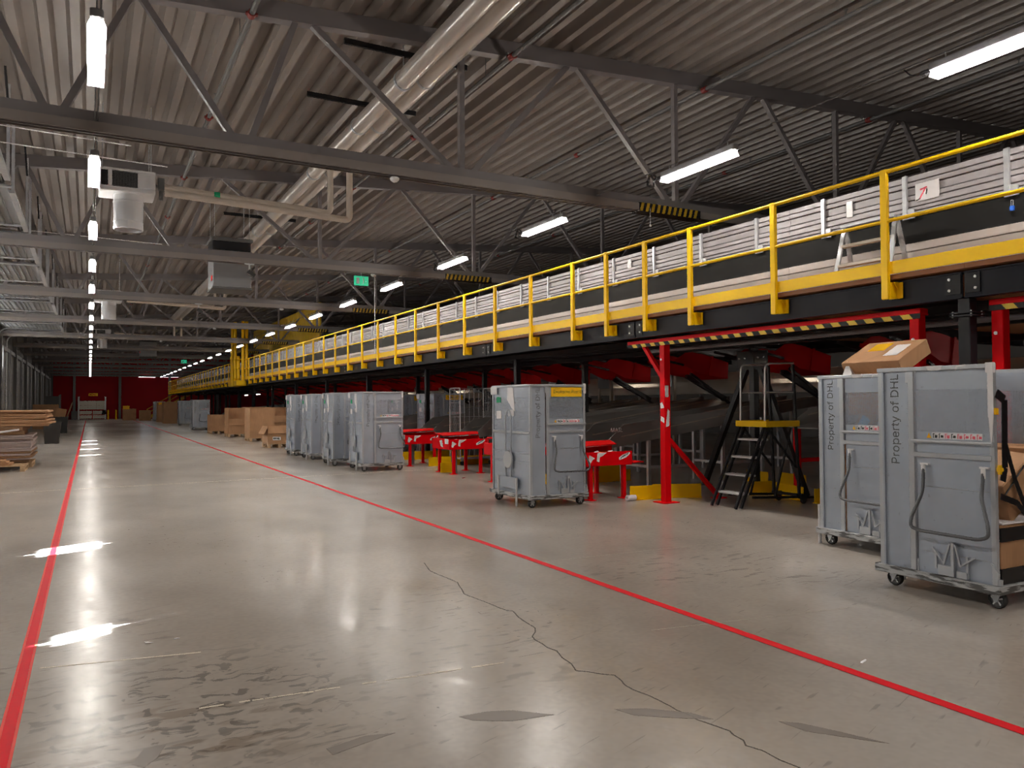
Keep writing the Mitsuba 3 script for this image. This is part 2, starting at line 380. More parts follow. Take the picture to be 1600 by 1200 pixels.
for xb, xt in ((-2.3, -3.25), (-2.1, -1.3), (-0.46, -1.1), (-0.28, 0.40), (1.51, 0.50), (1.74, 2.28), (4.47, 2.50), (4.62, 4.62), (4.79, 6.42)): web(xb, xt)
xb = 8.55
while xb < 26:
    web(xb - 0.15, xb - 1.93); web(xb, xb); web(xb + 0.15, xb + 1.82); xb += 4.0
for k in range(-1, 12):
    y = Y1 + BAY * k
    lab = 'grey steel roof truss across the hall, ' + (f'{nth(k)} one from the front of the picture' if k >= 0 else 'just in front of the picture overhead')
    kt.place('roof_truss', lab, 'roof truss', T().translate([0, y, 0]), 'roof trusses')

# hazard tape sleeves where the chords cross the mezzanine walkway
def stripes(x0, x1, z0, z1, n, lean):
    out = []
    w = (x1 - x0) / n
    for i in range(n):
        a = x0 + i * w; out.append([(a, z0), (a + w * 0.5, z0), (min(a + w * 0.5 + lean, x1), z1), (min(a + lean, x1), z1)])
    return out
kh = Kit()
kh.add('sleeve', box(7.72, 9.0, -0.112, 0.112, CB0 - 0.012, CB1 - 0.115), 'black_plastic')
for q in stripes(7.72, 8.96, CB0 - 0.012, CB1 - 0.115, 11, 0.04): kh.add('stripe', prism(q, -0.116, -0.112), 'brass_yellow')
for k in range(0, 6):
    kh.place('hazard_sleeve', f'black and yellow striped padding on the {nth(k)} truss above the walkway', 'padding', T().translate([0, Y1 + BAY * k, 0]), 'striped paddings on the truss chords')
for k in range(0, 5):
    x = 3.62 if k == 0 else (5.9, 5.4, 4.4, 3.0)[k - 1]
    one('smoke_detector', lathe([(0, -0.075), (0.03, -0.07), (0.06, -0.045), (0.065, -0.02), (0.045, 0), (0, 0)], 20, (x, Y1 + BAY * k, CB0)), 'white_paint', f'small white domed detector under the chord of the {nth(k)} truss', 'detector', 'domed detectors', smooth=40)
kp = Kit(); kp.add('cord', cyl((0, 0, 0), (0, 0, -0.27), 0.004, 6), 'paper'); kp.add('knob', lathe([(0, -0.025), (0.018, -0.015), (0.022, 0), (0.012, 0.02), (0, 0.025)], 14, (0, 0, -0.29)), 'white_paint', smooth=True)
kp.place('pull_cord', 'white pull cord with a ball end hanging from the first truss', 'pull cord', T().translate([7.9, Y1 - 0.15, CB0 + 0.05]))

# ================================================================= LAMPS
LZ, LL = 4.55, 1.37
lamp_n = 0
diff_mesh = cat([trimesh.Trimesh([(-0.070, -LL / 2 + 0.02, 0.0), (0.070, -LL / 2 + 0.02, 0.0), (0.070, LL / 2 - 0.02, 0.0), (-0.070, LL / 2 - 0.02, 0.0), (-0.048, -LL / 2 + 0.03, 0.06), (0.048, -LL / 2 + 0.03, 0.06), (0.048, LL / 2 - 0.03, 0.06), (-0.048, LL / 2 - 0.03, 0.06)],
    [[0, 2, 1], [0, 3, 2], [0, 1, 5], [0, 5, 4], [2, 3, 7], [2, 7, 6], [1, 2, 6], [1, 6, 5], [3, 0, 4], [3, 4, 7]], process=False)])
DIFF = mikit.ply(diff_mesh, 'mat_white_paint')
BODY = mikit.ply(cbox(-0.05, 0.05, -LL / 2, LL / 2, 0.06, 0.14, 0.012), 'mat_mid_grey')
CLIP = [mikit.ply(cat([tube([(0, s * (LL / 2 - 0.14), 0.105), (0, s * (LL / 2 - 0.14), 0.20)], 0.006, 6), cbox(-0.03, 0.03, s * (LL / 2 - 0.14) - 0.02, s * (LL / 2 - 0.14) + 0.02, 0.105, 0.13, 0.004)]), 'mat_galvanised') for s in (-1, 1)]
CONN = mikit.ply(cat([cbox(-0.02, 0.02, LL / 2 - 0.005, LL / 2 + 0.10, 0.06, 0.10, 0.006), tube(bend([(0, LL / 2 + 0.08, 0.08), (0, LL / 2 + 0.2, 0.10), (0.01, LL / 2 + 0.28, 0.20)], 0.05), 0.007, 6)]), 'mat_black_plastic')
def lamp(x, y, label, group, weight, dim=1.0):
    key = numbered('ceiling_lamp'); labels[key] = {'label': label, 'category': 'lamp', 'group': group}
    to = T().translate([x, y, LZ])
    scene[key + '__diffuser'] = {**DIFF, 'to_world': to, 'emitter': {'type': 'area', 'radiance': {'type': 'rgb', 'value': [c * dim for c in LAMP_COLOR]}, 'sampling_weight': weight}}
    scene[key + '__housing'] = {**BODY, 'to_world': to}
    for n, c in zip(('clip', 'clip_001'), CLIP): scene[key + '__' + n] = {**c, 'to_world': to}
    scene[key + '__cable_plug'] = {**CONN, 'to_world': to}
for X, side in ((0.03, 'left'), (6.88, 'right')):
    for k in range(-3, 23):
        y = 7.53 + 3.85 * k
        wgt = 3.0 if -2 <= k <= 4 else (1.4 if k <= 9 else 0.5)
        dim = 1.0 if k <= 4 else max(0.18, 1.0 - 0.13 * (k - 4))      # the far lamps are dimmed while nobody works there
        where = f'{nth(k)} from the front in the {side} row' if k >= 0 else f'{nth(-k - 1)} behind the front one of the {side} row'
        lamp(X, y, f'lit strip lamp hung on a wire, {where}', f'strip lamps of the {side} row', wgt, dim * (0.75 if side == 'left' else 1.0))
    one('suspension_wire', cat([cyl((X, -6, LZ + 0.2), (X, YB - 1, LZ + 0.2), 0.006, 6), cyl((X + 0.03, -6, LZ + 0.215), (X + 0.03, YB - 1, LZ + 0.215), 0.007, 6)]), 'dark_grey', f'long thin wire with cable carrying the {side} row of strip lamps', 'wire')
th = np.linspace(0, 4 * math.pi, 40)
for k in (0, 1, 2, 3):
    y = 7.53 + 3.85 * k + 0.95
    one('cable_coil', tube([(6.88 + 0.02 * math.sin(3 * t) + 0.003 * t, y + 0.085 * math.cos(t), LZ + 0.10 + 0.085 * math.sin(t)) for t in th], 0.007, 6), 'black_plastic', f'coil of black cable beside the {nth(k)} strip lamp of the right row', 'cable coil', 'cable coils on the right lamp row', smooth=True)
for j in range(-1, 12):
    y = 12.26 + 6.33 * j
    dark = 1.0 if j < 3 else 0.6
    key = numbered('ceiling_lamp'); labels[key] = {'label': f'lit strip lamp deep under the mezzanine behind the red hoppers, {nth(j + 1)} from the front', 'category': 'lamp', 'group': 'strip lamps under the mezzanine'}
    to = T().translate([14.0, y, 2.42])
    scene[key + '__diffuser'] = {**DIFF, 'to_world': to, 'emitter': {'type': 'area', 'radiance': {'type': 'rgb', 'value': [c * 0.38 for c in LAMP_COLOR]}, 'sampling_weight': 1.2 * dark}}
    scene[key + '__housing'] = {**BODY, 'to_world': to}
# lit roof windows far off on the back wall
for i, (x, z, w, h) in enumerate(((5.55, 5.05, 1.25, 0.22), (5.6, 4.72, 1.65, 0.30), (8.05, 4.75, 1.5, 0.28), (13.0, 5.0, 2.0, 0.3))):
    scene[f'window_{i + 1}'] = mikit.ply(box(x - w / 2, x + w / 2, YB - 0.03, YB - 0.005, z - h / 2, z + h / 2), 'mat_paper', emitter={'type': 'area', 'radiance': {'type': 'rgb', 'value': [2.2, 2.5, 2.7]}, 'sampling_weight': 0.1})
    labels[f'window_{i + 1}'] = {'label': f'bright daylit window high on the red end wall, {nth(i)} from the left', 'kind': 'structure'}; used.add(f'window_{i + 1}')

# ================================================================= PIPES, HEATERS, SPRINKLERS
for x, z, nm in ((3.98, 6.25, 'left'), (4.33, 6.33, 'right')):
    k = Kit(); k.add('casing', cyl((x, -2, z), (x, 47.5, z), 0.135, 24), 'silver_pipe', smooth=40)
    for y in (10.5, 12.6, 15.6, 18.6, 21.6, 26.0, 30.0, 34, 38): k.add('pipe_clamp', lathe([(0.13, -0.025), (0.15, -0.025), (0.15, 0.025), (0.13, 0.025)], 24, (x, y, z), 'y'), 'galvanised', smooth=30)
    for y in (10.5, 15.6, 21.6, 26.0): k.add('hanger_rod', cyl((x, y, z + 0.14), (x, y, roof(x)), 0.008, 6), 'galvanised')
    k.place('heating_pipe', f'thick silver insulated heating pipe under the roof, {nm} one of the pair', 'pipe', group='insulated heating pipes')
for y in (7.8, 10.5, 12.6, 15.6, 21.6):
    one('pipe_rail', cat([box(3.1, 5.0, y - 0.02, y + 0.02, 6.60, 6.64), box(3.1, 5.0, y - 0.02, y - 0.015, 6.64, 6.68), box(3.1, 5.0, y + 0.015, y + 0.02, 6.64, 6.68)]), 'black_steel', f'dark steel channel above the silver pipes, {nth([7.8, 10.5, 12.6, 15.6, 21.6].index(y))} from the front', 'pipe hanger', 'channels above the silver pipes')
for j, (x, z) in enumerate(((1.70, 6.30), (5.32, 6.55), (9.0, 6.77), (13.2, 6.98), (17.5, 7.25))):
    k = Kit(); k.add('pipe_run', cyl((x, -3, z), (x, YB - 1, z), 0.035, 10), 'dark_grey', smooth=40)
    for i in range(0, 9):
        y = Y1 + BAY * i * 0.5 - 0.25
        k.add('coupling', cat([lathe([(0.034, -0.05), (0.05, -0.05), (0.05, 0.05), (0.034, 0.05)], 12, (x, y, z), 'y'), box(x - 0.07, x + 0.07, y - 0.03, y + 0.03, z - 0.012, z + 0.012)]), 'rust_red')
    for i in range(0, 14):
        y = 4 + 2.9 * i
        k.add('sprinkler_head', cat([cyl((x, y, z), (x, y, z + 0.11), 0.012, 6), cyl((x, y, z + 0.10), (x, y, z + 0.115), 0.03, 8)]), 'dark_grey')
        if i % 2 == 0: k.add('hanger_rod', cyl((x, y + 0.7, z), (x, y + 0.7, roof(x)), 0.006, 6), 'dark_grey')
    k.place('sprinkler_pipe', f'thin dark sprinkler pipe with red couplings under the roof, {nth(j)} from the left', 'pipe', group='sprinkler pipes')

def fan_heater(y, size=1.0):
    k = Kit(); x0 = 0.20
    k.add('casing', cat([cbox(0.10, 0.95, -0.32, 0.32, 5.08, 5.16, 0.015), cbox(0.10, 0.95, -0.32, 0.32, 5.42, 5.46, 0.01), cbox(0.10, 0.14, -0.32, -0.28, 5.16, 5.42), cbox(0.24, 0.30, -0.32, -0.26, 5.16, 5.42), cbox(0.68, 0.95, -0.32, 0.32, 5.16, 5.42, 0.01)]), 'white_paint')
    k.add('core', box(0.14, 0.70, -0.27, 0.27, 5.16, 5.42), 'black_steel', label='black heater core behind the grille')
    k.add('grille', cat([box(0.30, 0.68, -0.315, -0.305, 5.17 + 0.028 * i, 5.178 + 0.028 * i) for i in range(9)] + [box(0.30 + 0.042 * i, 0.306 + 0.042 * i, -0.313, -0.307, 5.16, 5.42) for i in range(1, 9)]), 'dark_grey')
    k.add('duct', lathe([(0.215, 4.51), (0.225, 4.50), (0.232, 4.52), (0.225, 4.62), (0.232, 4.63), (0.226, 4.66), (0.23, 4.94), (0.238, 4.95), (0.238, 4.97), (0.23, 4.98), (0.235, 5.09), (0.20, 5.09), (0.20, 4.51)], 32, (0.555, 0, 0)), 'white_paint', smooth=30, label='round white outlet duct')
    for (x, yy) in ((0.16, -0.28), (0.88, -0.28), (0.16, 0.28), (0.88, 0.28)): k.add('hanger_rod', cyl((x, yy, 5.46), (x, yy, roof(x)), 0.008, 6), 'galvanised')
    k.add('valve', cat([cyl((0.95, -0.1, 5.28), (1.12, -0.1, 5.28), 0.03, 10), cbox(1.0, 1.1, -0.16, -0.04, 5.22, 5.42, 0.01), cyl((1.05, -0.1, 5.2), (1.05, -0.1, 5.05), 0.035, 10)]), 'dark_grey')
    return k
for i, y in enumerate((14.5, 29.9, 45.3)):
    fan_heater(y).place('fan_heater', f'white ceiling fan heater with round outlet duct, {nth(i)} from the front', 'heater', T().translate([0, y, 0]), 'white fan heaters')
    yb = y
    k = Kit()
    for dz, r, dx, dy in ((0.0, 0.055, 0.0, 0.0), (-0.13, 0.06, 0.33, -0.14)):
        pts = bend([(1.1, yb - 0.1 + dy, 5.28 + dz), (3.98 + dx, yb - 0.1 + dy, 5.16 + dz), (3.98 + dx, yb - 0.1 + dy, 6.25 + dx * 0.25)], 0.10, 5)
        k.add('pipe_run', tube(pts, r, 14), 'beige_pipe', smooth=40)
    k.add('marking_band', lathe([(0.05, -0.05), (0.0605, -0.05), (0.0605, 0.05), (0.05, 0.05)], 14, (1.95, yb - 0.1, 5.245), 'x'), 'green_sticker', label='green marking band')
    k.place('branch_pipe', f'pair of beige pipes feeding the {nth(i)} white fan heater', 'pipe', group='branch pipes of the fan heaters')
ka = Kit()
ka.add('casing', cbox(2.62, 3.52, -0.45, 0.45, 4.42, 5.30, 0.015), 'mid_grey'); ka.add('outlet', cbox(2.62, 3.52, -0.40, 0.45, 5.34, 5.58, 0.02), 'black_steel', label='black air slot at the top')
ka.add('hood', cbox(2.58, 3.56, -0.48, 0.48, 5.58, 5.66, 0.01), 'dark_grey'); ka.add('base_rim', cbox(2.60, 3.54, -0.47, 0.47, 4.38, 4.44, 0.01), 'dark_grey')
ka.add('shelf_rim', cbox(2.60, 3.54, -0.47, 0.47, 5.28, 5.34, 0.008), 'dark_grey')
ka.add('sticker', box(2.606, 2.62, -0.35, -0.2, 4.6, 4.72), 'red', label='small red sticker')
for (x, yy) in ((2.66, -0.4), (3.48, -0.4), (2.66, 0.4), (3.48, 0.4)): ka.add('hanger_rod', cyl((x, yy, 5.66), (x, yy, roof(x)), 0.008, 6), 'galvanised')
for i, y in enumerate((20.4, 51.2)):
    ka.place('air_unit', f'dark grey box shaped air unit hung from the roof, {("large one in front", "small looking one far off")[i]}', 'air unit', T().translate([0, y, 0]), 'air units')
kc = Kit(); kc.add('bracket', cat([box(-0.1, 0.1, -0.09, -0.05, 0, 0.03), cyl((0, -0.07, 0), (0, -0.07, -0.14), 0.012, 8)]), 'galvanised'); kc.add('body', bar((-0.03, -0.07, -0.14), (0.11, -0.05, -0.24), 0.07, 0.09), 'black_plastic')
kc.place('security_camera', 'small black camera under the second truss before the dark air unit', 'camera', T().translate([3.05, Y1 + BAY - 0.02, CB0 - 0.03]))
kc.place('security_camera', 'small black camera under the third truss chord', 'camera', T().translate([2.9, Y1 + 2 * BAY - 0.02, CB0 - 0.03]))
# exit signs
def exit_sign(x, y, z, label):
    k = Kit()
    k.add('plate', mikit.ply(box(-0.17, 0.17, -0.02, 0.02, -0.11, 0.11), 'mat_green_sticker', emitter={'type': 'area', 'radiance': {'type': 'rgb', 'value': [0.004, 0.16, 0.085]}, 'sampling_weight': 0.05}), None)
    k.add('pictogram', cat([box(-0.12, -0.05, -0.023, -0.02, -0.07, 0.07), bar((0.04, -0.0215, -0.07), (0.06, -0.0215, 0.0), 0.003, 0.018, (1, 0, 0)), bar((0.06, -0.0215, 0.0), (0.05, -0.0215, 0.05), 0.003, 0.03, (1, 0, 0)), box(0.04, 0.065, -0.023, -0.02, 0.055, 0.08), bar((0.09, -0.0215, -0.02), (0.12, -0.0215, -0.02), 0.003, 0.018)]), 'paper', label='white running figure and door')
    k.add('bracket', cyl((0.0, 0, 0.11), (0, 0, 0.20), 0.008, 6), 'galvanised')
    k.place('exit_sign', label, 'exit sign', T().translate([x, y, z]))
exit_sign(5.6, 17.6, 4.44, 'green lit exit sign hanging from the second truss above the railing')
exit_sign(5.55, 56.1, 4.44, 'tiny green exit sign far down the hall beside the lamp row')

# ================================================================= OVERHEAD DOOR TRACKS ON THE LEFT
kk = Kit()
for s in (-1, 1):
    y = s * 1.5
    pts = bend([(XL + 0.08, y, 0.1), (XL + 0.08, y, 4.95), (-1.05, y, 4.95)], 0.45, 6)
    kk.add('track', cat([tube(pts, 0.028, 6)]), 'galvanised')
    kk.add('hanger', cat([box(-1.09, -1.085, y - 0.025, y + 0.025, 4.85, 6.25), box(-1.085, -1.045, y - 0.025, y - 0.02, 4.85, 6.25)]), 'galvanised')
    kk.add('hanger', cat([box(-2.45, -2.445, y - 0.025, y + 0.025, 4.9, 6.2), box(-2.445, -2.405, y - 0.025, y - 0.02, 4.9, 6.2)]), 'galvanised')
    kk.add('strut', bar((-1.07, y, 5.9), (-1.07, y - 0.55 * s, 6.3), 0.03, 0.03), 'black_steel')
kk.add('cross_rail', cat([box(-1.12, -1.04, -1.55, 1.55, 4.84, 4.89)]), 'galvanised')
kk.add('spring_shaft', cyl((-1.25, -1.5, 5.12), (-1.25, 1.5, 5.12), 0.018, 8), 'galvanised', smooth=40)
for s in (-0.9, 0.4): kk.add('spring', lathe([(0.035, -0.28), (0.05, -0.28)] + [(0.05 if i % 2 else 0.042, -0.26 + i * 0.026) for i in range(20)] + [(0.05, 0.28), (0.035, 0.28)], 12, (-1.25, s, 5.12), 'y'), 'dark_grey')
kr = Kit()
for i in range(4):
    x0 = -3.3 + i * 0.54
    kr.add('door_section', cbox(x0, x0 + 0.52, -1.44, 1.44, 4.97, 5.01, 0.006), 'mid_grey')
    kr.add('stiffener', cat([box(x0 + 0.02 + 0.12 * j, x0 + 0.045 + 0.12 * j, -1.42, 1.42, 4.94, 4.97) for j in range(4)]), 'dark_grey')
for i in range(9):
    y = 11.83 + 3.85 * i
    to = T().translate([0, y, 0])
    kk.place('door_track', f'galvanised overhead door track on the left, {nth(i)} from the front', 'door track', to, 'overhead door tracks')
    if i >= 1: kr.place('raised_door', f'dark sectional door raised flat under the roof on the left, {nth(i - 1)} from the front', 'sectional door', to, 'raised sectional doors')
for j, (y, z) in enumerate(((12.2, 5.35), (12.5, 5.2), (20.2, 5.5))):
    one('conduit', cyl((-3.5, y, z), (0.5 + 0.5 * j, y, z - 0.1), 0.009, 6), 'paper', f'thin white conduit across the hall at the left, {nth(j)} from the front', 'conduit', 'white conduits')

# ================================================================= MEZZANINE
ME0, ME1 = 2.0, 90.0
SPL = [4.5 + 5.2 * i for i in range(-0, 17)]
km = Kit()
for i in range(36):
    y0 = ME0 + i * 2.44; km.add('deck_board', box(7.46, 16.0, y0, min(y0 + 2.434, ME1), 2.835, 2.885), 'deck_edge', label=None)
ys = [ME0] + SPL + [ME1]
for a, b in zip(ys, ys[1:]):
    if b - a < 0.3: continue
    km.add('edge_beam', cat([box(7.545, 7.56, a + 0.012, b - 0.012, 2.56, 2.81), box(7.53, 7.64, a + 0.012, b - 0.012, 2.80, 2.815), box(7.53, 7.64, a + 0.012, b - 0.012, 2.555, 2.57)]), 'navy_steel')
for y in SPL:
    p = km.add('splice_plate', cat([box(7.53, 7.545, y - 0.17, y - 0.02, 2.60, 2.79), box(7.53, 7.545, y + 0.02, y + 0.17, 2.60, 2.79)]), 'black_steel')
    if y < 32:
        for dy in (-0.13, 0.13):
            for z in (2.64, 2.75): km.add('bolt', cyl((7.53, y + dy, z), (7.515, y + dy, z), 0.014, 8), 'chrome', parent=p)
for i in range(34):
    y = 3.2 + 2.6 * i
    km.add('joist', cat([box(7.56, 16, y - 0.006, y + 0.006, 2.6, 2.83), box(7.56, 16, y - 0.05, y + 0.05, 2.595, 2.605)]), 'black_steel')
for x in (8.3, 10.1, 13.0): km.add('cross_beam', cat([box(x - 0.06, x + 0.06, ME0, ME1, 2.50, 2.594)]), 'black_steel')
km.place('mezzanine', 'long raised steel mezzanine floor with black edge beam and brown wooden deck', 'mezzanine')
kcol = Kit(); kcol.add('shaft', cbox(-0.06, 0.06, -0.06, 0.06, 0.015, 2.498, 0.006), 'black_steel'); kcol.add('base_plate', box(-0.13, 0.13, -0.13, 0.13, 0, 0.018), 'black_steel')
kcol.add('cap_plate', cat([box(-0.12, 0.12, -0.12, 0.12, 2.485, 2.499), box(-0.1, 0.1, -0.1, 0.1, 2.30, 2.315)]), 'black_steel')
n = 0
ke = Kit(); ke.add('shaft', cbox(-0.06, 0.06, -0.06, 0.06, 0.015, 2.553, 0.006), 'black_steel'); ke.add('base_plate', box(-0.1, 0.1, -0.12, 0.12, 0, 0.018), 'black_steel')
pk = ke.add('cap_plate', cat([box(-0.11, 0.11, -0.11, 0.11, 2.40, 2.415), box(-0.11, 0.11, -0.11, 0.11, 2.37, 2.385)]), 'black_steel')
for x in (-0.09, 0.09):
    for y in (-0.09, 0.09): ke.add('bolt', cyl((x, y, 2.365), (x, y, 2.425), 0.008, 8), 'chrome', parent=pk)
ke.place('mezzanine_column', 'black steel column behind the nearest two grey carts, between the red portals', 'column', T().translate([7.60, 4.5, 0]))
for i in range(1, 16):
    y = 4.5 + 5.2 * (i + 1)
    kcol.place('mezzanine_column', f'thin black column under the mezzanine, {nth(i - 1)} one beyond the ladder', 'column', T().translate([8.3, y, 0]), 'front mezzanine columns')
for i in range(1, 16):
    y = 4.5 + 5.2 * (i + 1)
    kcol.place('mezzanine_column', f'black column deeper under the mezzanine, {nth(i - 1)} one beyond the braced column', 'column', T().translate([10.1, y, 0]), 'inner mezzanine columns')
kA = Kit(); kA.add('shaft', cbox(10.04, 10.16, 9.64, 9.76, 0.015, 2.497, 0.006), 'black_steel')
for s, yf in ((1, 10.95), (-1, 8.62)):
    kA.add('brace', bar((10.1, 9.7 + s * 0.1, 2.25), (10.1, yf, 0.02), 0.09, 0.09), 'black_steel')
    kA.add('base_plate', box(10.0, 10.2, yf - 0.1, yf + 0.1, 0, 0.018), 'black_steel')
kA.add('gusset', cat([prism([(9.35, 2.42), (10.05, 2.42), (10.05, 2.1), (9.35, 2.1)], 10.05, 10.07, 'yz')]), 'black_steel')
pA = kA.add('cap_plate', box(9.97, 10.23, 9.55, 9.85, 2.46, 2.498), 'black_steel')
for y in (9.42, 9.55, 9.85, 9.98): kA.add('bolt', cyl((10.05, y, 2.3), (10.03, y, 2.3), 0.013, 8), 'chrome')
kA.place('braced_column', 'black column with two slanting braces behind the yellow topped ladder', 'column')

# guard rail
kg = Kit()
posts = [3.74, 5.24, 6.76, 8.27, 9.28, 10.28, 11.28, 12.74] + [12.74 + 1.49 * i for i in range(1, 21)]
posts2 = [47.9 + 1.5 * i for i in range(29)]
RX = 7.40
bev = lambda y: cbox(RX - 0.025, RX + 0.025, y - 0.04, y + 0.04, 2.62, 4.0, 0.006)
POST = mikit.ply(bev(0), 'mat_yellow')
BRK = mikit.ply(cat([box(RX + 0.02, 7.535, -0.045, -0.033, 2.63, 2.80), box(7.52, 7.532, -0.11, 0.05, 2.63, 2.80), prism([(RX + 0.03, 2.80), (7.52, 2.80), (7.52, 2.70)], -0.075, -0.065)]), 'mat_yellow')
def rail(posts, name, label, ya, yb):
    key = numbered(name); labels[key] = {'label': label, 'category': 'guard rail'}
    for y in posts:
        p = numbered(key + '__post'); scene[p] = {**POST, 'to_world': T().translate([0, y, 0])}
        b = numbered(p + '__bracket'); scene[b] = {**BRK, 'to_world': T().translate([0, y, 0])}
    part(key, 'top_rail', cyl((RX, ya, 3.975), (RX, yb, 3.975), 0.024, 12), 'yellow', smooth=40)
    part(key, 'mid_rail', cyl((RX, ya, 3.45), (RX, yb, 3.45), 0.020, 12), 'yellow', smooth=40)
    part(key, 'toe_board', cbox(RX + 0.022, RX + 0.034, ya, yb, 2.885, 3.02, 0.003), 'yellow')
rail(posts, 'guard_rail', 'long yellow guard rail along the near part of the mezzanine', 2.1, 43.6)
rail(posts2, 'guard_rail', 'yellow guard rail on the far part of the mezzanine beyond the yellow tower', 47.2, 90.0)
# yellow tower of upright tubes where the rail breaks
ky = Kit()
for i in range(9):
    a = math.pi * (0.55 + i * 0.12)
    ky.add('upright', cyl((7.55 + 0.55 * math.cos(a), 45.4 + 1.3 * math.sin(a) * (1 if i % 2 else 0.9), 2.55), (7.55 + 0.55 * math.cos(a), 45.4 + 1.3 * math.sin(a) * (1 if i % 2 else 0.9), 4.2 if i % 3 == 0 else 6.1), 0.085, 10), 'yellow', smooth=40)
for z in (2.95, 3.5, 4.0): ky.add('hoop', tube([(7.55 + 0.58 * math.cos(a), 45.4 + 1.35 * math.sin(a), z) for a in np.linspace(math.pi * 0.5, math.pi * 1.55, 14)], 0.03, 8), 'yellow', smooth=40)
ky.add('base', cbox(7.0, 7.5, 44.0, 46.8, 2.55, 2.85, 0.02), 'yellow')
ky.place('yellow_tower', 'tall round yellow tower of upright tubes where the guard rail breaks', 'tower')
kl = Kit()
for i in range(24): kl.add('panel_board', box(9.6, 9.64, 36.6 + i * 0.7, 37.24 + i * 0.7, 4.25, 6.3), 'brass_yellow')
kl.add('frame', cat([box(9.58, 9.66, 36.5, 53.4, 4.15, 4.25), box(9.58, 9.66, 36.5, 53.4, 6.3, 6.38), box(9.58, 9.66, 36.5, 36.6, 2.9, 6.3), box(9.58, 9.66, 53.3, 53.4, 2.9, 6.3)]), 'brass_yellow')
kl.place('yellow_screen', 'dark yellow boarded screen above the far end of the guard rail', 'screen')
# stairs at the far end
ks = Kit()
for s in (90.5, 91.5):
    ks.add('stringer', bar((9.8, s, 2.8), (5.4, s, 0.05), 0.06, 0.25), 'brass_yellow')
    ks.add('hand_rail', bar((9.8, s, 3.85), (5.4, s, 1.05), 0.05, 0.05), 'brass_yellow'); ks.add('mid_rail', bar((9.8, s, 3.4), (5.4, s, 0.6), 0.04, 0.04), 'brass_yellow')
    for t in (0, 0.5, 1.0): ks.add('post', box(9.77 - 4.4 * t, 9.83 - 4.4 * t, s - 0.03, s + 0.03, 2.8 - 2.75 * t, 3.88 - 2.8 * t), 'brass_yellow')
for i in range(13): ks.add('step', box(5.6 + i * 0.33, 5.86 + i * 0.33, 90.55, 91.45, 0.2 + i * 0.205, 0.235 + i * 0.205), 'dark_grey')
ks.place('staircase', 'dim yellow staircase down from the far end of the mezzanine', 'staircase')

# sorting conveyor on the mezzanine
CX = 8.2
kv = Kit()
seg = [ME0 + 5.2 * i for i in range(17)] + [ME1]
for a, b in zip(seg, seg[1:]):
    z = 3.645
    for i, h in enumerate((0.058, 0.048, 0.075, 0.06, 0.095, 0.06, 0.072)):
        kv.add('upper_slat', cbox(CX - (0.012 if i != 4 else -0.004), CX + 0.03, a, b - 0.004, z, z + h - 0.012, 0.003), 'upper_panel'); z += h
    for i, (z0, z1) in enumerate(((2.93, 3.10), (3.105, 3.235), (3.24, 3.335))): kv.add('lower_slat', cbox(CX - 0.05 + 0.012 * (i == 2), CX, a, b - 0.004, z0, z1 - 0.006, 0.004), 'belt_panel')
kv.add('side_band', box(CX + 0.02, CX + 1.15, ME0, ME1, 3.34, 3.64), 'matte_black', label='black rubber side band')
kv.add('backing', box(CX + 0.032, CX + 0.04, ME0, ME1, 3.62, 4.10), 'black_plastic'); kv.add('bed', box(CX + 0.01, CX + 1.15, ME0, ME1, 2.9, 3.34), 'dark_grey')
kv.add('belt', box(CX + 0.05, CX + 1.12, ME0, ME1, 3.64, 3.66), 'black_rubber')
for i in range(60):
    y = 4.41 + 1.12 * i
    if y > 70: break
    kv.add('bracket', cat([box(CX - 0.03, CX - 0.012, y - 0.03, y + 0.03, 3.62, 4.115), box(CX - 0.045, CX - 0.03, y - 0.03, y - 0.018, 3.62, 4.115), box(CX - 0.03, CX - 0.012, y - 0.11, y + 0.03, 3.615, 3.72)]), 'galvanised')
for i in range(40):
    y = 5.0 + 2.2 * i
    if y < 88: kv.add('leg', box(CX + 0.1, CX + 0.18, y - 0.04, y + 0.04, 2.885, 2.92), 'galvanised')
kv.place('sorting_conveyor', 'long conveyor with pale slatted side guard and black band on the mezzanine', 'conveyor')
one('drop_cable', cyl((7.62, 22.6, 2.9), (7.62, 22.6, 5.6), 0.012, 6), 'paper', 'thin white upright cable beside the railing before the distant lamps', 'cable')
ksg = Kit(); ksg.add('sheet', box(CX - 0.028, CX - 0.024, 5.12, 5.40, 3.79, 3.99), 'paper')
ksg.add('arrow', cat([bar((CX - 0.029, 5.35, 3.81), (CX - 0.029, 5.28, 3.92), 0.016, 0.003, (1, 0, 0)), bar((CX - 0.029, 5.34, 3.915), (CX - 0.029, 5.26, 3.93), 0.016, 0.003, (1, 0, 0))]), 'pink', label='hand drawn red mark')
ksg.add('arrow', cat([bar((CX - 0.029, 5.39, 3.80), (CX - 0.029, 5.34, 3.82), 0.012, 0.003, (1, 0, 0)), bar((CX - 0.029, 5.27, 3.85), (CX - 0.029, 5.26, 3.91), 0.012, 0.003, (1, 0, 0))]), 'black_ink', label='black pen stroke')
ksg.place('paper_notice', 'white paper notice with red drawn arrow on the conveyor guard', 'notice')
one('cover_plate', cbox(CX - 0.024, CX - 0.014, 6.22, 6.31, 3.80, 4.0, 0.003), 'white_paint', 'small white upright plate on the conveyor guard left of the nearest yellow post', 'plate')
one('cover_plate', cbox(CX - 0.024, CX - 0.014, 10.62, 10.72, 3.86, 4.02, 0.003), 'white_paint', 'small white plate on the conveyor guard further along the railing', 'plate')
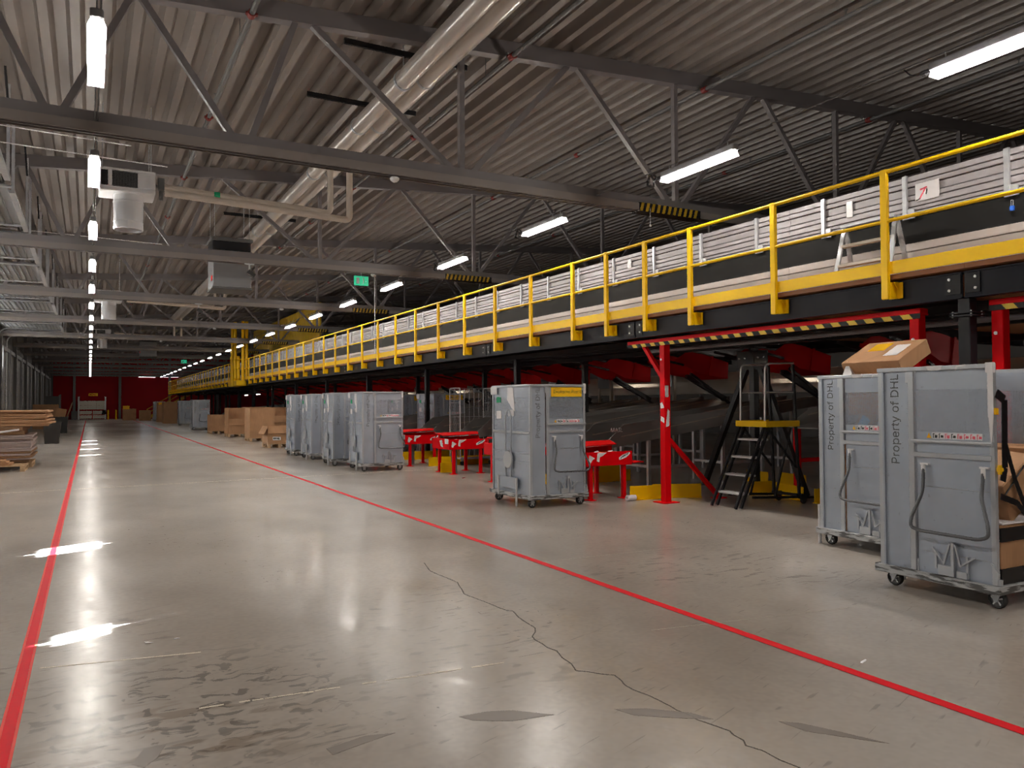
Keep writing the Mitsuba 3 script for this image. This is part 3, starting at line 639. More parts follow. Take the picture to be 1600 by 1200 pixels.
kb = Kit(); kb.add('body', cbox(CX - 0.05, CX - 0.02, 4.34, 4.38, 3.46, 3.51, 0.005), 'blue_plastic'); kb.add('shackle', tube(bend([(CX - 0.035, 4.35, 3.51), (CX - 0.035, 4.35, 3.57), (CX - 0.035, 4.37, 3.57), (CX - 0.035, 4.37, 3.51)], 0.01), 0.003, 6), 'chrome')
kb.place('padlock', 'small blue padlock hanging below the conveyor guard at the right', 'padlock')
# step ladder on the walkway
kst = Kit()
def rail_l(y0, x0, x1): return bar((x0, y0, 2.885), (x1, y0, 3.62), 0.022, 0.06, (0, 1, 0))
for y in (6.12, 5.46):
    kst.add('side_rail', bar((7.72, y + 0.03 * (1 if y > 6 else -1), 2.887), (7.90, y, 3.62), 0.055, 0.022, (1, 0, 0)), 'galvanised')
    kst.add('side_rail', bar((8.10, y + 0.03 * (1 if y > 6 else -1), 2.887), (7.92, y, 3.60), 0.055, 0.022, (1, 0, 0)), 'galvanised')
for z, x in ((3.12, 7.775), (3.36, 7.835)): kst.add('step', cbox(x - 0.02, x + 0.06, 5.47, 6.12, z, z + 0.035, 0.004), 'pale_panel')
kst.add('step', cbox(7.84, 7.98, 5.44, 6.14, 3.60, 3.635, 0.004), 'galvanised')
kst.add('strap', tube([(7.78, 5.5, 3.2), (7.86, 5.45, 3.3), (7.9, 5.47, 3.4), (7.93, 5.5, 3.3)], 0.008, 6), 'black_plastic')
kst.place('step_stool', 'low aluminium step stool standing behind the nearest yellow railing post', 'step stool')
# cables and conduits below the mezzanine edge
one('cable_tray', cat([box(8.62, 8.92, ME0, ME1, 2.50, 2.51), box(8.62, 8.63, ME0, ME1, 2.50, 2.58), box(8.91, 8.92, ME0, ME1, 2.50, 2.58)]), 'black_steel', 'dark cable tray running under the mezzanine edge', 'cable tray')
one('conduit_pipe', cyl((8.3, ME0, 2.40), (8.3, 10.3, 2.40), 0.035, 10), 'mid_grey', 'grey tube under the mezzanine behind the red portal header', 'pipe', smooth=40)

# ================================================================= RED PORTALS
def portal(y_far, y_near, posts, label, braces=True):
    k = Kit(); X = 7.72
    k.add('header', cat([cbox(X, X + 0.14, y_near, y_far, 2.475, 2.53, 0.004), box(X, X + 0.012, y_near, y_far, 2.42, 2.476), box(X + 0.012, X + 0.14, y_near, y_far, 2.46, 2.476)]), 'red')
    k.add('tape', box(X - 0.0025, X, y_near, y_far, 2.42, 2.474), 'black_ink', label='black ground of the hazard tape')
    n = int((y_far - y_near) / 0.225)
    for i in range(n):
        y0 = y_far - 0.12 - i * 0.225
        if y0 - 0.16 < y_near: break
        k.add('stripe', prism([(y0, 2.474), (y0 - 0.11, 2.474), (y0 - 0.155, 2.42), (y0 - 0.045, 2.42)], X - 0.0045, X - 0.0025, 'yz'), 'stripe_yellow')
    for y in posts:
        p = k.add('post', cbox(X + 0.01, X + 0.13, y - 0.055, y + 0.055, 0.012, 2.46, 0.006), 'red')
        k.add('base_plate', cat([box(X - 0.08, X + 0.22, y - 0.14, y + 0.14, 0, 0.014)]), 'red', parent=p)
        k.add('bolt', cyl((X + 0.01, y + 0.01, 2.2), (X - 0.002, y + 0.01, 2.2), 0.018, 10), 'chrome', parent=p)
        if braces:
            k.add('brace', bar((X + 0.07, y + 0.05, 1.92), (X + 0.07, y + 0.50, 2.44), 0.06, 0.06), 'red', parent=p)
            k.add('brace', bar((X + 0.12, y, 0.98), (X + 1.14, y, 0.03), 0.06, 0.06), 'red', parent=p)
            k.add('foot_plate', box(X + 1.05, X + 1.25, y - 0.08, y + 0.08, 0, 0.014), 'red', parent=p)
            k.add('torn_label', cat([box(X + 0.02, X + 0.09, y - 0.0575, y - 0.055, 1.62, 1.80)]), 'paper', parent=p)
            q = [[(X + 0.03, 1.16), (X + 0.1, 1.18), (X + 0.11, 1.4), (X + 0.07, 1.44), (X + 0.05, 1.3)]]
            for w in q: k.add('torn_label', prism(w, y - 0.0575, y - 0.055), 'paper', parent=p)
            k.add('torn_label', prism([(y - 0.05, 1.46), (y + 0.03, 1.44), (y + 0.05, 1.52), (y, 1.55)], X + 0.0075, X + 0.01, 'yz'), 'paper', parent=p)
            k.add('torn_label', prism([(y - 0.05, 1.22), (y + 0.04, 1.26), (y + 0.03, 1.33), (y - 0.05, 1.30)], X + 0.0075, X + 0.01, 'yz'), 'paper', parent=p)
    return k.place('red_portal', label, 'portal frame')
portal(10.15, 5.07, [9.3], 'red steel portal with striped header beside the black ladder')
# its near post stands behind the second cart, without braces in view
kpp = labels and None
def add_post(root, y):
    X = 7.72
    p = part(root, 'post', cbox(X + 0.01, X + 0.13, y - 0.055, y + 0.055, 0.012, 2.46, 0.006), 'red')
    part(p, 'base_plate', box(X - 0.08, X + 0.22, y - 0.14, y + 0.14, 0, 0.014), 'red'); part(p, 'bolt', cyl((X + 0.01, y + 0.01, 2.2), (X - 0.002, y + 0.01, 2.2), 0.018, 10), 'chrome')
used.update(k for k in scene if '__' in k)
add_post('red_portal', 5.15)
portal(4.36, 1.2, [], 'red steel portal with striped header at the right edge of the picture')
used.update(k for k in scene if '__' in k)
add_post('red_portal_001', 4.29); add_post('red_portal_001', 1.35)

# ================================================================= CHUTES
CP = 2.6
def chute(k_index):
    k = Kit(); y0, y1 = 0.0, 0.9
    low = k_index >= 0
    xs = 7.95 if low else 10.7
    def zb(x): return 0.72 + (x - 7.9) * 0.135
    def zt(x): return 1.12 + (x - 8.05) * 0.098
    end = 13.4
    side = [(xs, zb(xs)), (end, zb(end)), (end, zt(end) + 0.02), (xs + 0.35, zt(xs + 0.35)), (xs, zb(xs) + 0.13)]
    for n, y in (('side_wall', y0), ('side_wall', y1 - 0.02)): 
        p = k.add(n, prism(side, y, y + 0.02), 'chute_steel')
        k.add('flange', bar((xs + 0.35, y + 0.01, zt(xs + 0.35)), (end, y + 0.01, zt(end) + 0.02), 0.07, 0.015), 'chute_steel', parent=p)
        k.add('flange', bar((xs + 0.3, y + 0.01, zb(xs + 0.3) + 0.17), (end, y + 0.01, zb(end) + 0.2), 0.035, 0.02), 'tan_steel', parent=p)
    k.add('slide_bed', prism([(xs - 0.1, zb(xs) - 0.0), (end, zb(end) + 0.08), (end, zb(end) + 0.06), (xs - 0.1, zb(xs) - 0.02)], 0.02, 0.88), 'chute_steel')
    for x in ((8.9, 10.7, 12.6) if low else (12.6,)):
        for y in (0.05, 0.85): k.add('leg', box(x - 0.03, x + 0.03, y - 0.03, y + 0.03, 0, zb(x) + 0.03), 'galvanised')
        k.add('leg_brace', cat([box(x - 0.02, x + 0.02, 0.05, 0.85, 0.35, 0.40)]), 'galvanised')
        if low and x < 12: k.add('leg_brace', box(x, x + 0.9, 0.03, 0.07, 0.34, 0.39), 'galvanised')
    if k_index == 0: k.add('lettering', text('MAIL', 0.075, (8.02, -0.003, 1.02), (1, 0, 0), (0, 0, 1), 0.002), 'paper', label='white letters on the side wall')
    # red hopper
    hy = 9.62 + 2.63 * (k_index + 1) - (11.05 + CP * k_index) if False else 0.05
    hop = [(10.5, 2.475), (10.87, 2.69), (11.96, 2.40), (11.95, 2.05), (11.6, 2.10), (11.17, 2.16)]
    return k
hop = [(10.5, 2.40), (10.85, 2.592), (11.3, 2.53), (11.98, 2.38), (11.95, 2.03), (11.6, 2.08), (11.17, 2.13)]
kho = Kit()
for y in (0.0, 0.88): 
    kho.add('side_panel', prism(hop, y, y + 0.02), 'dark_red')
kho.add('rib', bar((11.42, -0.012, 2.10), (11.52, -0.012, 2.50), 0.02, 0.05), 'dark_red'); kho.add('rib', bar((11.42, 0.912, 2.10), (11.52, 0.912, 2.50), 0.02, 0.05), 'dark_red')
kho.add('floor_panel', cat([prism([(10.5, 2.42), (11.17, 2.13), (11.17, 2.15), (10.5, 2.44)], 0.02, 0.88), prism([(11.17, 2.13), (11.95, 2.03), (11.95, 2.05), (11.17, 2.15)], 0.02, 0.88)]), 'dark_red')
kho.add('back_panel', box(11.96, 11.98, 0.02, 0.88, 2.04, 2.38), 'dark_red')
kho.add('hanger', bar((10.7, -0.03, 2.3), (9.9, -0.03, 2.45), 0.04, 0.04), 'black_steel'); kho.add('hanger', bar((10.9, 0.93, 2.3), (10.0, 0.93, 2.45), 0.04, 0.04), 'black_steel')
kho.add('support_arm', bar((11.2, 0.45, 2.10), (12.3, 0.45, 1.60), 0.08, 0.10), 'black_steel', label='black slanting support below the red box'); kho.add('support_arm', bar((11.0, 0.1, 2.14), (12.1, 0.1, 1.5), 0.04, 0.05), 'black_steel')
knb = Kit(); knb.add('board', cbox(11.66, 12.04, -0.012, 0.012, 1.92, 2.42, 0.004), 'mid_grey')
knb.add('post', cbox(12.07, 12.15, -0.04, 0.04, 0.015, 2.44, 0.005), 'tan_steel'); knb.add('post', cbox(11.70, 11.76, 0.013, 0.06, 0.015, 1.95, 0.004), 'tan_steel'); knb.add('foot', box(11.98, 12.24, -0.12, 0.12, 0, 0.015), 'tan_steel')
knb.add('cross_bar', box(11.72, 12.08, 0.02, 0.05, 1.40, 1.46), 'galvanised')
nums = {0: '100', 1: '400', 2: '410'}
for i in range(-1, 18):
    y = 11.05 + CP * i
    chute(i).place('parcel_chute', f'dark grey sloping parcel chute under the mezzanine, {nth(i + 1)} from the front', 'chute', T().translate([0, y, 0]), 'parcel chutes')
for i in range(-1, 19):
    kho.place('red_hopper', f'dark red hopper box hanging under the mezzanine, {nth(i + 1)} from the front', 'hopper', T().translate([0, 9.62 + 2.6 * i, 0]), 'red hopper boxes')
for i in range(0, 16):
    y = 15.12 + CP * i
    k = knb
    key = k.place('number_board', f'grey number board on a post between the chutes, {nth(i)} from the front', 'board', T().translate([0.5, y - 0.4, 0]), 'number boards')
    if i in (0, 1, 2): part(key, 'lettering', text('400', 0.12, (12.30, y - 0.4 - 0.013, 2.15), (1, 0, 0), (0, 0, 1), 0.002), 'black_ink', 'black number')
# catch trays at the chute ends
ktr = Kit()
ktr.add('front_panel', cbox(6.78, 7.70, 0.0, 0.02, 0.54, 0.76, 0.004), 'red')
ktr.add('end_panel', cbox(6.78, 6.80, 0.02, 0.9, 0.54, 0.77, 0.004), 'red')
ktr.add('floor_panel', box(6.8, 7.95, 0.02, 0.9, 0.56, 0.58), 'dark_red')
ktr.add('back_panel', cat([prism([(6.78, 0.56), (7.95, 0.56), (7.95, 0.80), (6.78, 0.76)], 0.9, 0.92)]), 'dark_red')
ktr.add('hood', trimesh.Trimesh([(6.82, 0.35, 0.82), (7.72, 0.45, 0.84), (7.9, 0.89, 0.88), (6.82, 0.89, 0.86), (6.82, 0.35, 0.835), (7.72, 0.45, 0.855), (7.9, 0.89, 0.895), (6.82, 0.89, 0.875)], [[0, 2, 1], [0, 3, 2], [4, 5, 6], [4, 6, 7], [0, 1, 5], [0, 5, 4], [1, 2, 6], [1, 6, 5], [2, 3, 7], [2, 7, 6], [3, 0, 4], [3, 4, 7]], process=False), 'dark_red', label='sloping red cover plate')
for x in (6.93, 7.58):
    for y in (0.08, 0.84):
        p = ktr.add('leg', box(x - 0.03, x + 0.03, y - 0.03, y + 0.03, 0.012, 0.55), 'red'); ktr.add('foot', box(x - 0.07, x + 0.07, y - 0.07, y + 0.07, 0, 0.012), 'red', parent=p)
ktr.add('support', box(7.16, 7.26, 0.62, 0.72, 0.0, 0.56), 'mid_grey', label='grey support post')
r2 = random.Random(3)
for q in ([(6.84, 0.60), (6.88, 0.58), (6.92, 0.64), (6.97, 0.66), (6.90, 0.70), (6.86, 0.72)], [(7.0, 0.62), (7.05, 0.60), (7.06, 0.68), (7.12, 0.70), (7.20, 0.75), (7.02, 0.75)], [(7.44, 0.62), (7.58, 0.66), (7.66, 0.72), (7.64, 0.745), (7.50, 0.70), (7.43, 0.66)]):
    ktr.add('torn_label', prism(q, -0.003, 0.0), 'paper')
ktr.add('printed_marks', cat([bar((7.47 + 0.04 * i, -0.004, 0.645 + 0.02 * i), (7.50 + 0.04 * i, -0.004, 0.68 + 0.02 * i), 0.012, 0.002, (0, 1, 0)) for i in range(4)]), 'black_ink')
ktr.add('torn_label', cbox(6.77, 6.782, 0.02, 0.2, 0.66, 0.77, 0.003), 'paper'); ktr.add('torn_label', prism([(0.3, 0.58), (0.42, 0.6), (0.5, 0.72), (0.36, 0.74)], 6.776, 6.78, 'yz'), 'paper')
ktr.add('hood_post', box(6.84, 6.86, 0.86, 0.88, 0.76, 0.86), 'red'); ktr.add('hood_post', box(7.68, 7.70, 0.86, 0.88, 0.78, 0.86), 'red')
for i in (0, 1, 2, 3, 4, 5):
    which = ('beside the single cart in the middle', 'hidden behind the middle cart', 'nearest the wire roll cage', 'next to the group of four carts', 'behind the front cart of the group', 'behind the third cart of the group')[i]
    ktr.place('catch_tray', f'red catch tray table with torn white labels, {which}', 'tray table', T().translate([0, 10.02 + CP * i, 0]), 'red catch trays')
for i, (y0, w) in enumerate(((10.02, 5), (15.32, 3))):
    for j in range(w):
        x = 7.0 + 0.12 * j; z = 0.60
        pts = np.array([[r2.uniform(-0.09, 0.09), r2.uniform(-0.09, 0.09), r2.uniform(0, 0.16)] for _ in range(9)])
        one('waste_paper', trimesh.convex.convex_hull(pts + np.array([x, y0 + 0.16 + 0.03 * (j % 2), z + 0.01])), ('paper', 'paper', 'sign_yellow', 'paper', 'cardboard')[j], f'crumpled {("white", "white", "yellow", "white", "brown")[j]} paper scrap, {nth(j)} from the left in the red tray ' + ('beside the middle cart' if i == 0 else 'by the wire cage'), 'paper scrap', 'scraps in the red trays')
one('paper_roll', lathe([(0.02, 0), (0.045, 0), (0.045, 0.16), (0.02, 0.16), (0.02, 0)], 18, (7.38, 9.75, 0.046), 'x'), 'paper', 'small white roll lying on the floor by the yellow floor barrier', 'roll', smooth=40)
# red guard frame at the right, behind the ladder
krf = Kit()
krf.add('post', cbox(10.98, 11.08, 9.55, 9.65, 0, 1.12, 0.006), 'red'); krf.add('post', cbox(12.2, 12.3, 9.55, 9.65, 0, 1.12, 0.006), 'red')
krf.add('rail', cbox(11.0, 12.28, 9.56, 9.64, 1.05, 1.12, 0.006), 'red'); krf.add('rail', cbox(11.03, 12.25, 9.57, 9.63, 0.46, 0.53, 0.006), 'red')
krf.place('tube_barrier', 'red square tube barrier to the right of the black ladder', 'barrier')
# structure deeper under the mezzanine
kdeep = Kit()
for z in (1.75, 2.05): kdeep.add('side_panel', box(13.5, 13.55, ME0, 60, z, z + 0.2), 'tan_steel')
kdeep.add('belt', box(13.55, 14.4, ME0, 60, 1.9, 1.95), 'black_rubber'); kdeep.add('side_panel', box(14.4, 14.45, ME0, 60, 1.75, 2.3), 'tan_steel')
for i in range(22):
    for x in (13.52, 14.42): kdeep.add('leg', box(x - 0.03, x + 0.03, 2.5 + 2.65 * i - 0.03, 2.5 + 2.65 * i + 0.03, 0, 1.75), 'galvanised')
kdeep.place('lower_conveyor', 'tan conveyor in the shade deep under the mezzanine', 'conveyor')

# yellow floor barriers
bars = [((7.478, 9.80), (8.053, 9.72), 'left of the red portal post'), ((7.98, 9.86), (8.70, 9.52), 'behind the foot of the red portal post'), ((9.55, 9.30), (10.0, 9.24), 'behind the ladder steps'), ((9.92, 9.12), (9.66, 8.30), 'under the rear wheels of the ladder'), ((9.62, 8.06), (10.2, 7.98), 'at the right of the ladder'),
        ((11.23, 11.0), (11.16, 10.4), 'deeper behind the braced column'), ((11.35, 10.3), (11.24, 9.6), 'deeper to the right of the braced column'), ((6.72, 12.3), (9.4, 12.3), 'behind the red tray beside the middle cart'), ((6.9, 12.05), (7.5, 12.05), 'just left of the middle cart'),
        ((6.86, 15.86), (7.14, 15.82), 'end piece under the red tray by the wire cage'), ((7.3, 17.6), (9.6, 17.6), 'long one behind the wire cage'), ((6.9, 19.95), (9.3, 19.95), 'long one behind the red tray of the group'), ((9.3, 13.2), (9.9, 13.15), 'short one under the second chute')]
for (a, b, where) in bars:
    L = math.dist(a, b); k = Kit(); A, B = np.array([*a, 0]), np.array([*b, 0])
    k.add('plate', bar(A + [0, 0, 0.115], B + [0, 0, 0.115], 0.012, 0.21), 'yellow'); k.add('foot', bar(A + [0, 0, 0.006], B + [0, 0, 0.006], 0.08, 0.012), 'yellow')
    k.place('floor_barrier', f'low yellow steel floor barrier, {where}', 'floor barrier')

# ================================================================= PLATFORM LADDER
kla = Kit()
fy = (8.60, 8.12)
for y in fy:
    kla.add('stringer', bar((8.06, y, 0.02), (8.66, y, 1.20), 0.03, 0.035), 'black_steel'); kla.add('stringer', bar((8.17, y, 0.02), (8.74, y, 1.16), 0.03, 0.035), 'black_steel')
    kla.add('rear_leg', cat([bar((9.36, y, 0.12), (9.26, y, 2.1), 0.035, 0.035)]), 'black_steel')
    kla.add('base_rail', bar((8.4, y, 0.16), (9.50, y, 0.10), 0.03, 0.035), 'black_steel')
    kla.add('side_brace', bar((8.85, y, 0.14), (9.2, y, 1.15), 0.025, 0.025), 'black_steel'); kla.add('side_brace', bar((8.72, y, 1.15), (9.3, y, 0.55), 0.025, 0.025), 'black_steel')
    kla.add('hand_rail', tube(bend([(8.66, y, 1.2), (8.68, y, 2.10), (9.27, y, 2.12)], 0.10, 5), 0.014, 10), 'chrome', smooth=40)
    kla.add('mid_rail', cyl((8.68, y, 1.68), (9.27, y, 1.68), 0.010, 8), 'chrome', smooth=40)
    p = kla.add('caster', cat([cbox(9.36, 9.5, y - 0.03, y + 0.03, 0.08, 0.15, 0.005)]), 'black_steel')
    kla.add('wheel', lathe([(0.0, -0.018), (0.055, -0.018), (0.06, -0.01), (0.06, 0.01), (0.055, 0.018), (0, 0.018)], 20, (9.45, y, 0.06), 'y'), 'black_rubber', parent=p, smooth=30)
for i in range(4):
    t = (i + 0.78) / 4.7; x = 8.10 + 0.62 * t; kla.add('step', cbox(x - 0.02, x + 0.14, fy[1] + 0.01, fy[0] - 0.01, 1.2 * t, 1.2 * t + 0.03, 0.004), 'chrome')
kla.add('platform', cat([cbox(8.64, 9.30, fy[1] - 0.05, fy[0] + 0.05, 1.19, 1.23, 0.006), cbox(8.62, 8.66, fy[1] - 0.06, fy[0] + 0.06, 1.17, 1.26, 0.005), cbox(8.62, 9.32, fy[1] - 0.065, fy[1] - 0.045, 1.17, 1.26, 0.004), cbox(8.62, 9.32, fy[0] + 0.045, fy[0] + 0.065, 1.17, 1.26, 0.004)]), 'yellow')
kla.add('cross_bar', box(9.30, 9.34, fy[1], fy[0], 0.12, 0.16), 'black_steel'); kla.add('cross_bar', box(9.26, 9.29, fy[1], fy[0], 1.66, 1.70), 'black_steel')
kla.place('platform_ladder', 'black wheeled platform ladder with yellow platform and silver handrails', 'ladder')

# ================================================================= CARTS
W, ZB, ZT = 0.96, 0.12, 1.82
def grid(x0, x1, z0, z1, pitch, w):
    out = []
    nx, nz = int((x1 - x0) / pitch), int((z1 - z0) / pitch)
    for i in range(nx + 1): x = x0 + i * (x1 - x0) / nx; out.append((x - w / 2, x + w / 2, z0, z1))
    for j in range(nz + 1): z = z0 + j * (z1 - z0) / nz; out.append((x0, x1, z - w / 2, z + w / 2))
    return out
def grid_x(x0, x1, z0, z1, y, pitch=0.011, w=0.0036): return cat([box(a, b, y - 0.001 - 0.0006 * (i % 2), y + 0.001, c, d) for i, (a, b, c, d) in enumerate(grid(x0, x1, z0, z1, pitch, w))])
def grid_y(y0, y1, z0, z1, x, pitch=0.013, w=0.0075): return cat([box(x - 0.001, x + 0.001, a, b, c, d) for (a, b, c, d) in grid(y0, y1, z0, z1, pitch, w)])

def cart(D=1.26, sign=False, near=False, labels_on=True):
    k = Kit(); C = 0.26
    k.add('base_frame', cat([cbox(-0.03, W + 0.03, -0.035, 0.0, ZB, ZB + 0.065, 0.006), cbox(-0.03, W + 0.03, D, D + 0.035, ZB, ZB + 0.065, 0.006), cbox(-0.035, 0.0, -0.035, D + 0.035, ZB, ZB + 0.065, 0.006), cbox(W, W + 0.035, -0.035, D + 0.035, ZB, ZB + 0.065, 0.006)]), 'cart_base')
    k.add('load_floor', box(0, W, 0, D, ZB + 0.03, ZB + 0.055), 'cart_frame')
    for x in (0.07, W - 0.05):
        for y in (0.09, D - 0.09):
            p = k.add('caster', cat([cbox(x - 0.045, x + 0.045, y - 0.045, y + 0.045, ZB - 0.012, ZB, 0.003), prism([(x - 0.035, ZB - 0.012), (x + 0.035, ZB - 0.012), (x + 0.012, 0.05), (x - 0.012, 0.05)], y - 0.034, y - 0.029), prism([(x - 0.035, ZB - 0.012), (x + 0.035, ZB - 0.012), (x + 0.012, 0.05), (x - 0.012, 0.05)], y + 0.029, y + 0.034)]), 'cart_frame')
            k.add('tyre', lathe([(0.048, -0.02), (0.06, -0.024), (0.066, -0.012), (0.066, 0.012), (0.06, 0.024), (0.048, 0.02)], 26, (x, y, 0.066), 'y'), 'black_rubber', parent=p, smooth=30)
            k.add('wheel_disc', lathe([(0, -0.012), (0.05, -0.012), (0.05, 0.012), (0, 0.012)], 20, (x, y, 0.066), 'y'), 'dark_grey', parent=p, smooth=30)
            k.add('wheel_spokes', cat([bar((x, y, 0.066), (x + 0.05 * math.cos(a), y, 0.066 + 0.05 * math.sin(a)), 0.030, 0.011, (0, 0.01, 1) if abs(math.cos(a)) > 0.2 else (1, 0, 0)) for a in np.arange(5) * 2 * math.pi / 5 + 0.3] + [cyl((x, y - 0.026, 0.066), (x, y + 0.026, 0.066), 0.014, 10)]), 'chrome', parent=p)
    for (x, y) in ((0, 0), (W, 0), (0, D), (W, D)):
        sx, sy = (1 if x == 0 else -1), (1 if y == 0 else -1)
        k.add('corner_post', cat([box(min(x, x + sx * 0.035), max(x, x + sx * 0.035), min(y, y + sy * 0.005), max(y, y + sy * 0.005), ZB + 0.06, ZT), box(min(x, x + sx * 0.005), max(x, x + sx * 0.005), min(y, y + sy * 0.035), max(y, y + sy * 0.035), ZB + 0.06, ZT)]), 'cart_frame')
    k.add('top_rail', cat([cbox(-0.005, W + 0.005, -0.012, 0.018, ZT - 0.035, ZT, 0.004), cbox(-0.005, W + 0.005, D - 0.018, D + 0.012, ZT - 0.035, ZT, 0.004), cbox(-0.012, 0.018, 0, D, ZT - 0.035, ZT, 0.004), cbox(W - 0.018, W + 0.012, D - 0.5, D, ZT - 0.035, ZT, 0.004)]), 'cart_frame')
    # front: letter column, bright strip, door
    k.add('column_panel', cat([box(0.035, C, 0.018, 0.022, ZB + 0.06, ZT - 0.03), box(0.035, 0.05, 0.0, 0.02, ZB + 0.06, ZT - 0.03)]), 'cart_sheet')
    k.add('lettering', text('Property of DHL', 0.072, (0.175, 0.018, 1.02), (0, 0, 1), (-1, 0, 0), 0.002), 'lettering', label='stencilled words running up the column')
    k.add('hinge_strip', cat([cbox(C + 0.015, C + 0.065, -0.006, 0.012, ZB + 0.06, ZT - 0.035, 0.004), cbox(C - 0.012, C + 0.03, 0.0, 0.015, ZT - 0.13, ZT - 0.01, 0.003)]), 'cart_frame')
    x0, x1 = C + 0.075, W - 0.03
    dp = k.add('door_panel', box(x0, x1, 0.016, 0.02, ZB + 0.06, 1.30), 'cart_sheet'); k.add('upper_panel', box(x0, x1, 0.016, 0.02, 1.635, ZT - 0.03), 'cart_sheet')
    k.add('mesh_window', grid_x(x0, x1, 1.30, 1.635, 0.018), 'cart_sheet', parent=dp, label='perforated metal window')
    for z in (0.86, 0.345): k.add('seam', cbox(x0 + 0.06, x1 - 0.03, 0.010, 0.017, z, z + 0.006, 0.002), 'cart_frame', parent=dp)
    k.add('cross_rail', cat([tube([(x0 - 0.03, -0.012, 1.225), (x1 + 0.02, -0.012, 1.225)], 0.013, 8), box(x0 - 0.05, x0 + 0.06, -0.02, -0.012, 1.21, 1.24), box(x1 - 0.06, x1 + 0.03, -0.02, -0.012, 1.21, 1.24)]), 'cart_frame', parent=dp, smooth=40)
    k.add('cross_rail', cbox(x0 - 0.02, x1 + 0.01, -0.006, 0.016, 1.095, 1.135, 0.004), 'cart_frame', parent=dp)
    ps = k.add('pictogram_strip', box(x0 + 0.13, x0 + 0.53, 0.0125, 0.016, 1.245, 1.295), 'paper', label='strip of safety pictograms')
    for i in range(8):
        a = x0 + 0.14 + 0.05 * i; m = 'black_ink' if i < 2 or i == 3 else 'pink'
        k.add('pictogram', cat([box(a, a + 0.006, 0.011, 0.0125, 1.25, 1.288), box(a + 0.015, a + 0.036, 0.011, 0.0125, 1.252 + 0.004 * (i % 2), 1.275), box(a + 0.006, a + 0.015, 0.011, 0.0125, 1.282, 1.288)]), m, parent=dp)
    k.add('warning_triangle', prism([(x0 + 0.085, 1.25), (x0 + 0.125, 1.25), (x0 + 0.105, 1.29)], 0.0125, 0.016), 'sign_yellow', parent=dp, label='yellow warning triangle')
    # dark bar handle
    hx0, hx1 = x0 + 0.075, x1 - 0.045
    pts = [(hx0, -0.02, 1.03), (hx0 + 0.005, -0.03, 0.92), (hx0 + 0.01, -0.05, 0.82), (hx0 - 0.055, -0.10, 0.62), (hx0 - 0.06, -0.11, 0.545), (hx0 + 0.02, -0.11, 0.525), (hx1 + 0.01, -0.11, 0.52), (hx1 + 0.085, -0.11, 0.55), (hx1 + 0.075, -0.10, 0.63), (hx1, -0.05, 0.82), (hx1, -0.03, 0.92), (hx1, -0.02, 1.03)]
    hp = k.add('bar_handle', tube(bend(pts, 0.05, 4), 0.0135, 10), 'handle_tube', smooth=40, label='dark bent bar handle')
    for x in (hx0, hx1): k.add('handle_sleeve', cat([cyl((x, -0.02, 0.965), (x, -0.02, 1.04), 0.016, 10), box(x - 0.035, x + 0.035, -0.012, 0.016, 1.035, 1.05)]), 'paper', parent=hp)
    lx = x0 + 0.30
    k.add('latch', cat([bar((lx, -0.012, 0.19), (lx, -0.012, 0.45), 0.022, 0.022, (0, 1, 0)), bar((lx - 0.02, -0.012, 0.44), (lx - 0.075, -0.012, 0.27), 0.012, 0.022, (0, 1, 0)), bar((lx + 0.02, -0.012, 0.44), (lx + 0.06, -0.012, 0.28), 0.012, 0.022, (0, 1, 0)), bar((lx - 0.075, -0.012, 0.29), (lx - 0.16, -0.012, 0.39), 0.012, 0.024, (0, 1, 0)), bar((lx + 0.06, -0.012, 0.28), (lx + 0.17, -0.012, 0.36), 0.012, 0.024, (0, 1, 0)),
        box(lx - 0.12, lx - 0.01, -0.02, 0.014, 0.19, 0.265), box(lx + 0.03, lx + 0.11, -0.02, -0.008, 0.19, 0.24), box(lx - 0.15, lx - 0.135, -0.01, 0.014, 0.23, 0.36), box(lx + 0.10, lx + 0.115, -0.01, 0.014, 0.19, 0.36)]), 'cart_frame', label='hooked latch near the floor')
    k.add('hook', cat([bar((lx + 0.33, -0.008, 0.19), (lx + 0.34, -0.008, 0.28), 0.014, 0.022, (0, 1, 0)), bar((lx + 0.34, -0.008, 0.28), (lx + 0.29, -0.008, 0.345), 0.012, 0.02, (0, 1, 0)), box(lx + 0.30, lx + 0.36, -0.012, 0.014, 0.19, 0.235)]), 'cart_frame')
    if sign:
        s = k.add('sign_plate', cbox(x0 + 0.03, x1 - 0.03, 0.004, 0.014, 1.635, 1.775, 0.003), 'sign_yellow', label='yellow name plate with black lettering')
        k.add('lettering', text('Deutsche Post DHL', 0.048, (x0 + 0.065, 0.004, 1.685), (1, 0, 0), (0, 0, 1), 0.002), 'black_ink', parent=s)
        k.add('lettering', box(x0 + 0.08, x0 + 0.2, 0.002, 0.004, 1.752, 1.757), 'black_ink', parent=s)
    # left side with tow bar
    sp = k.add('side_panel', box(0.016, 0.02, 0.03, D - 0.03, ZB + 0.06, 1.12), 'cart_sheet'); k.add('upper_panel', box(0.016, 0.02, 0.03, D - 0.03, 1.63, ZT - 0.03), 'cart_sheet')
    k.add('mesh_window', grid_y(0.03, D - 0.03, 1.12, 1.63, 0.018), 'cart_sheet', parent=sp, label='perforated metal window')
    k.add('cross_rail', cbox(-0.012, 0.016, 0.02, D - 0.02, 1.08, 1.12, 0.005), 'cart_frame', parent=sp)
    for z in (0.64, 0.78): k.add('cross_rail', cbox(0.004, 0.016, 0.02, D - 0.02, z, z + 0.03, 0.003), 'cart_sheet', parent=sp)
    m = D * 0.52
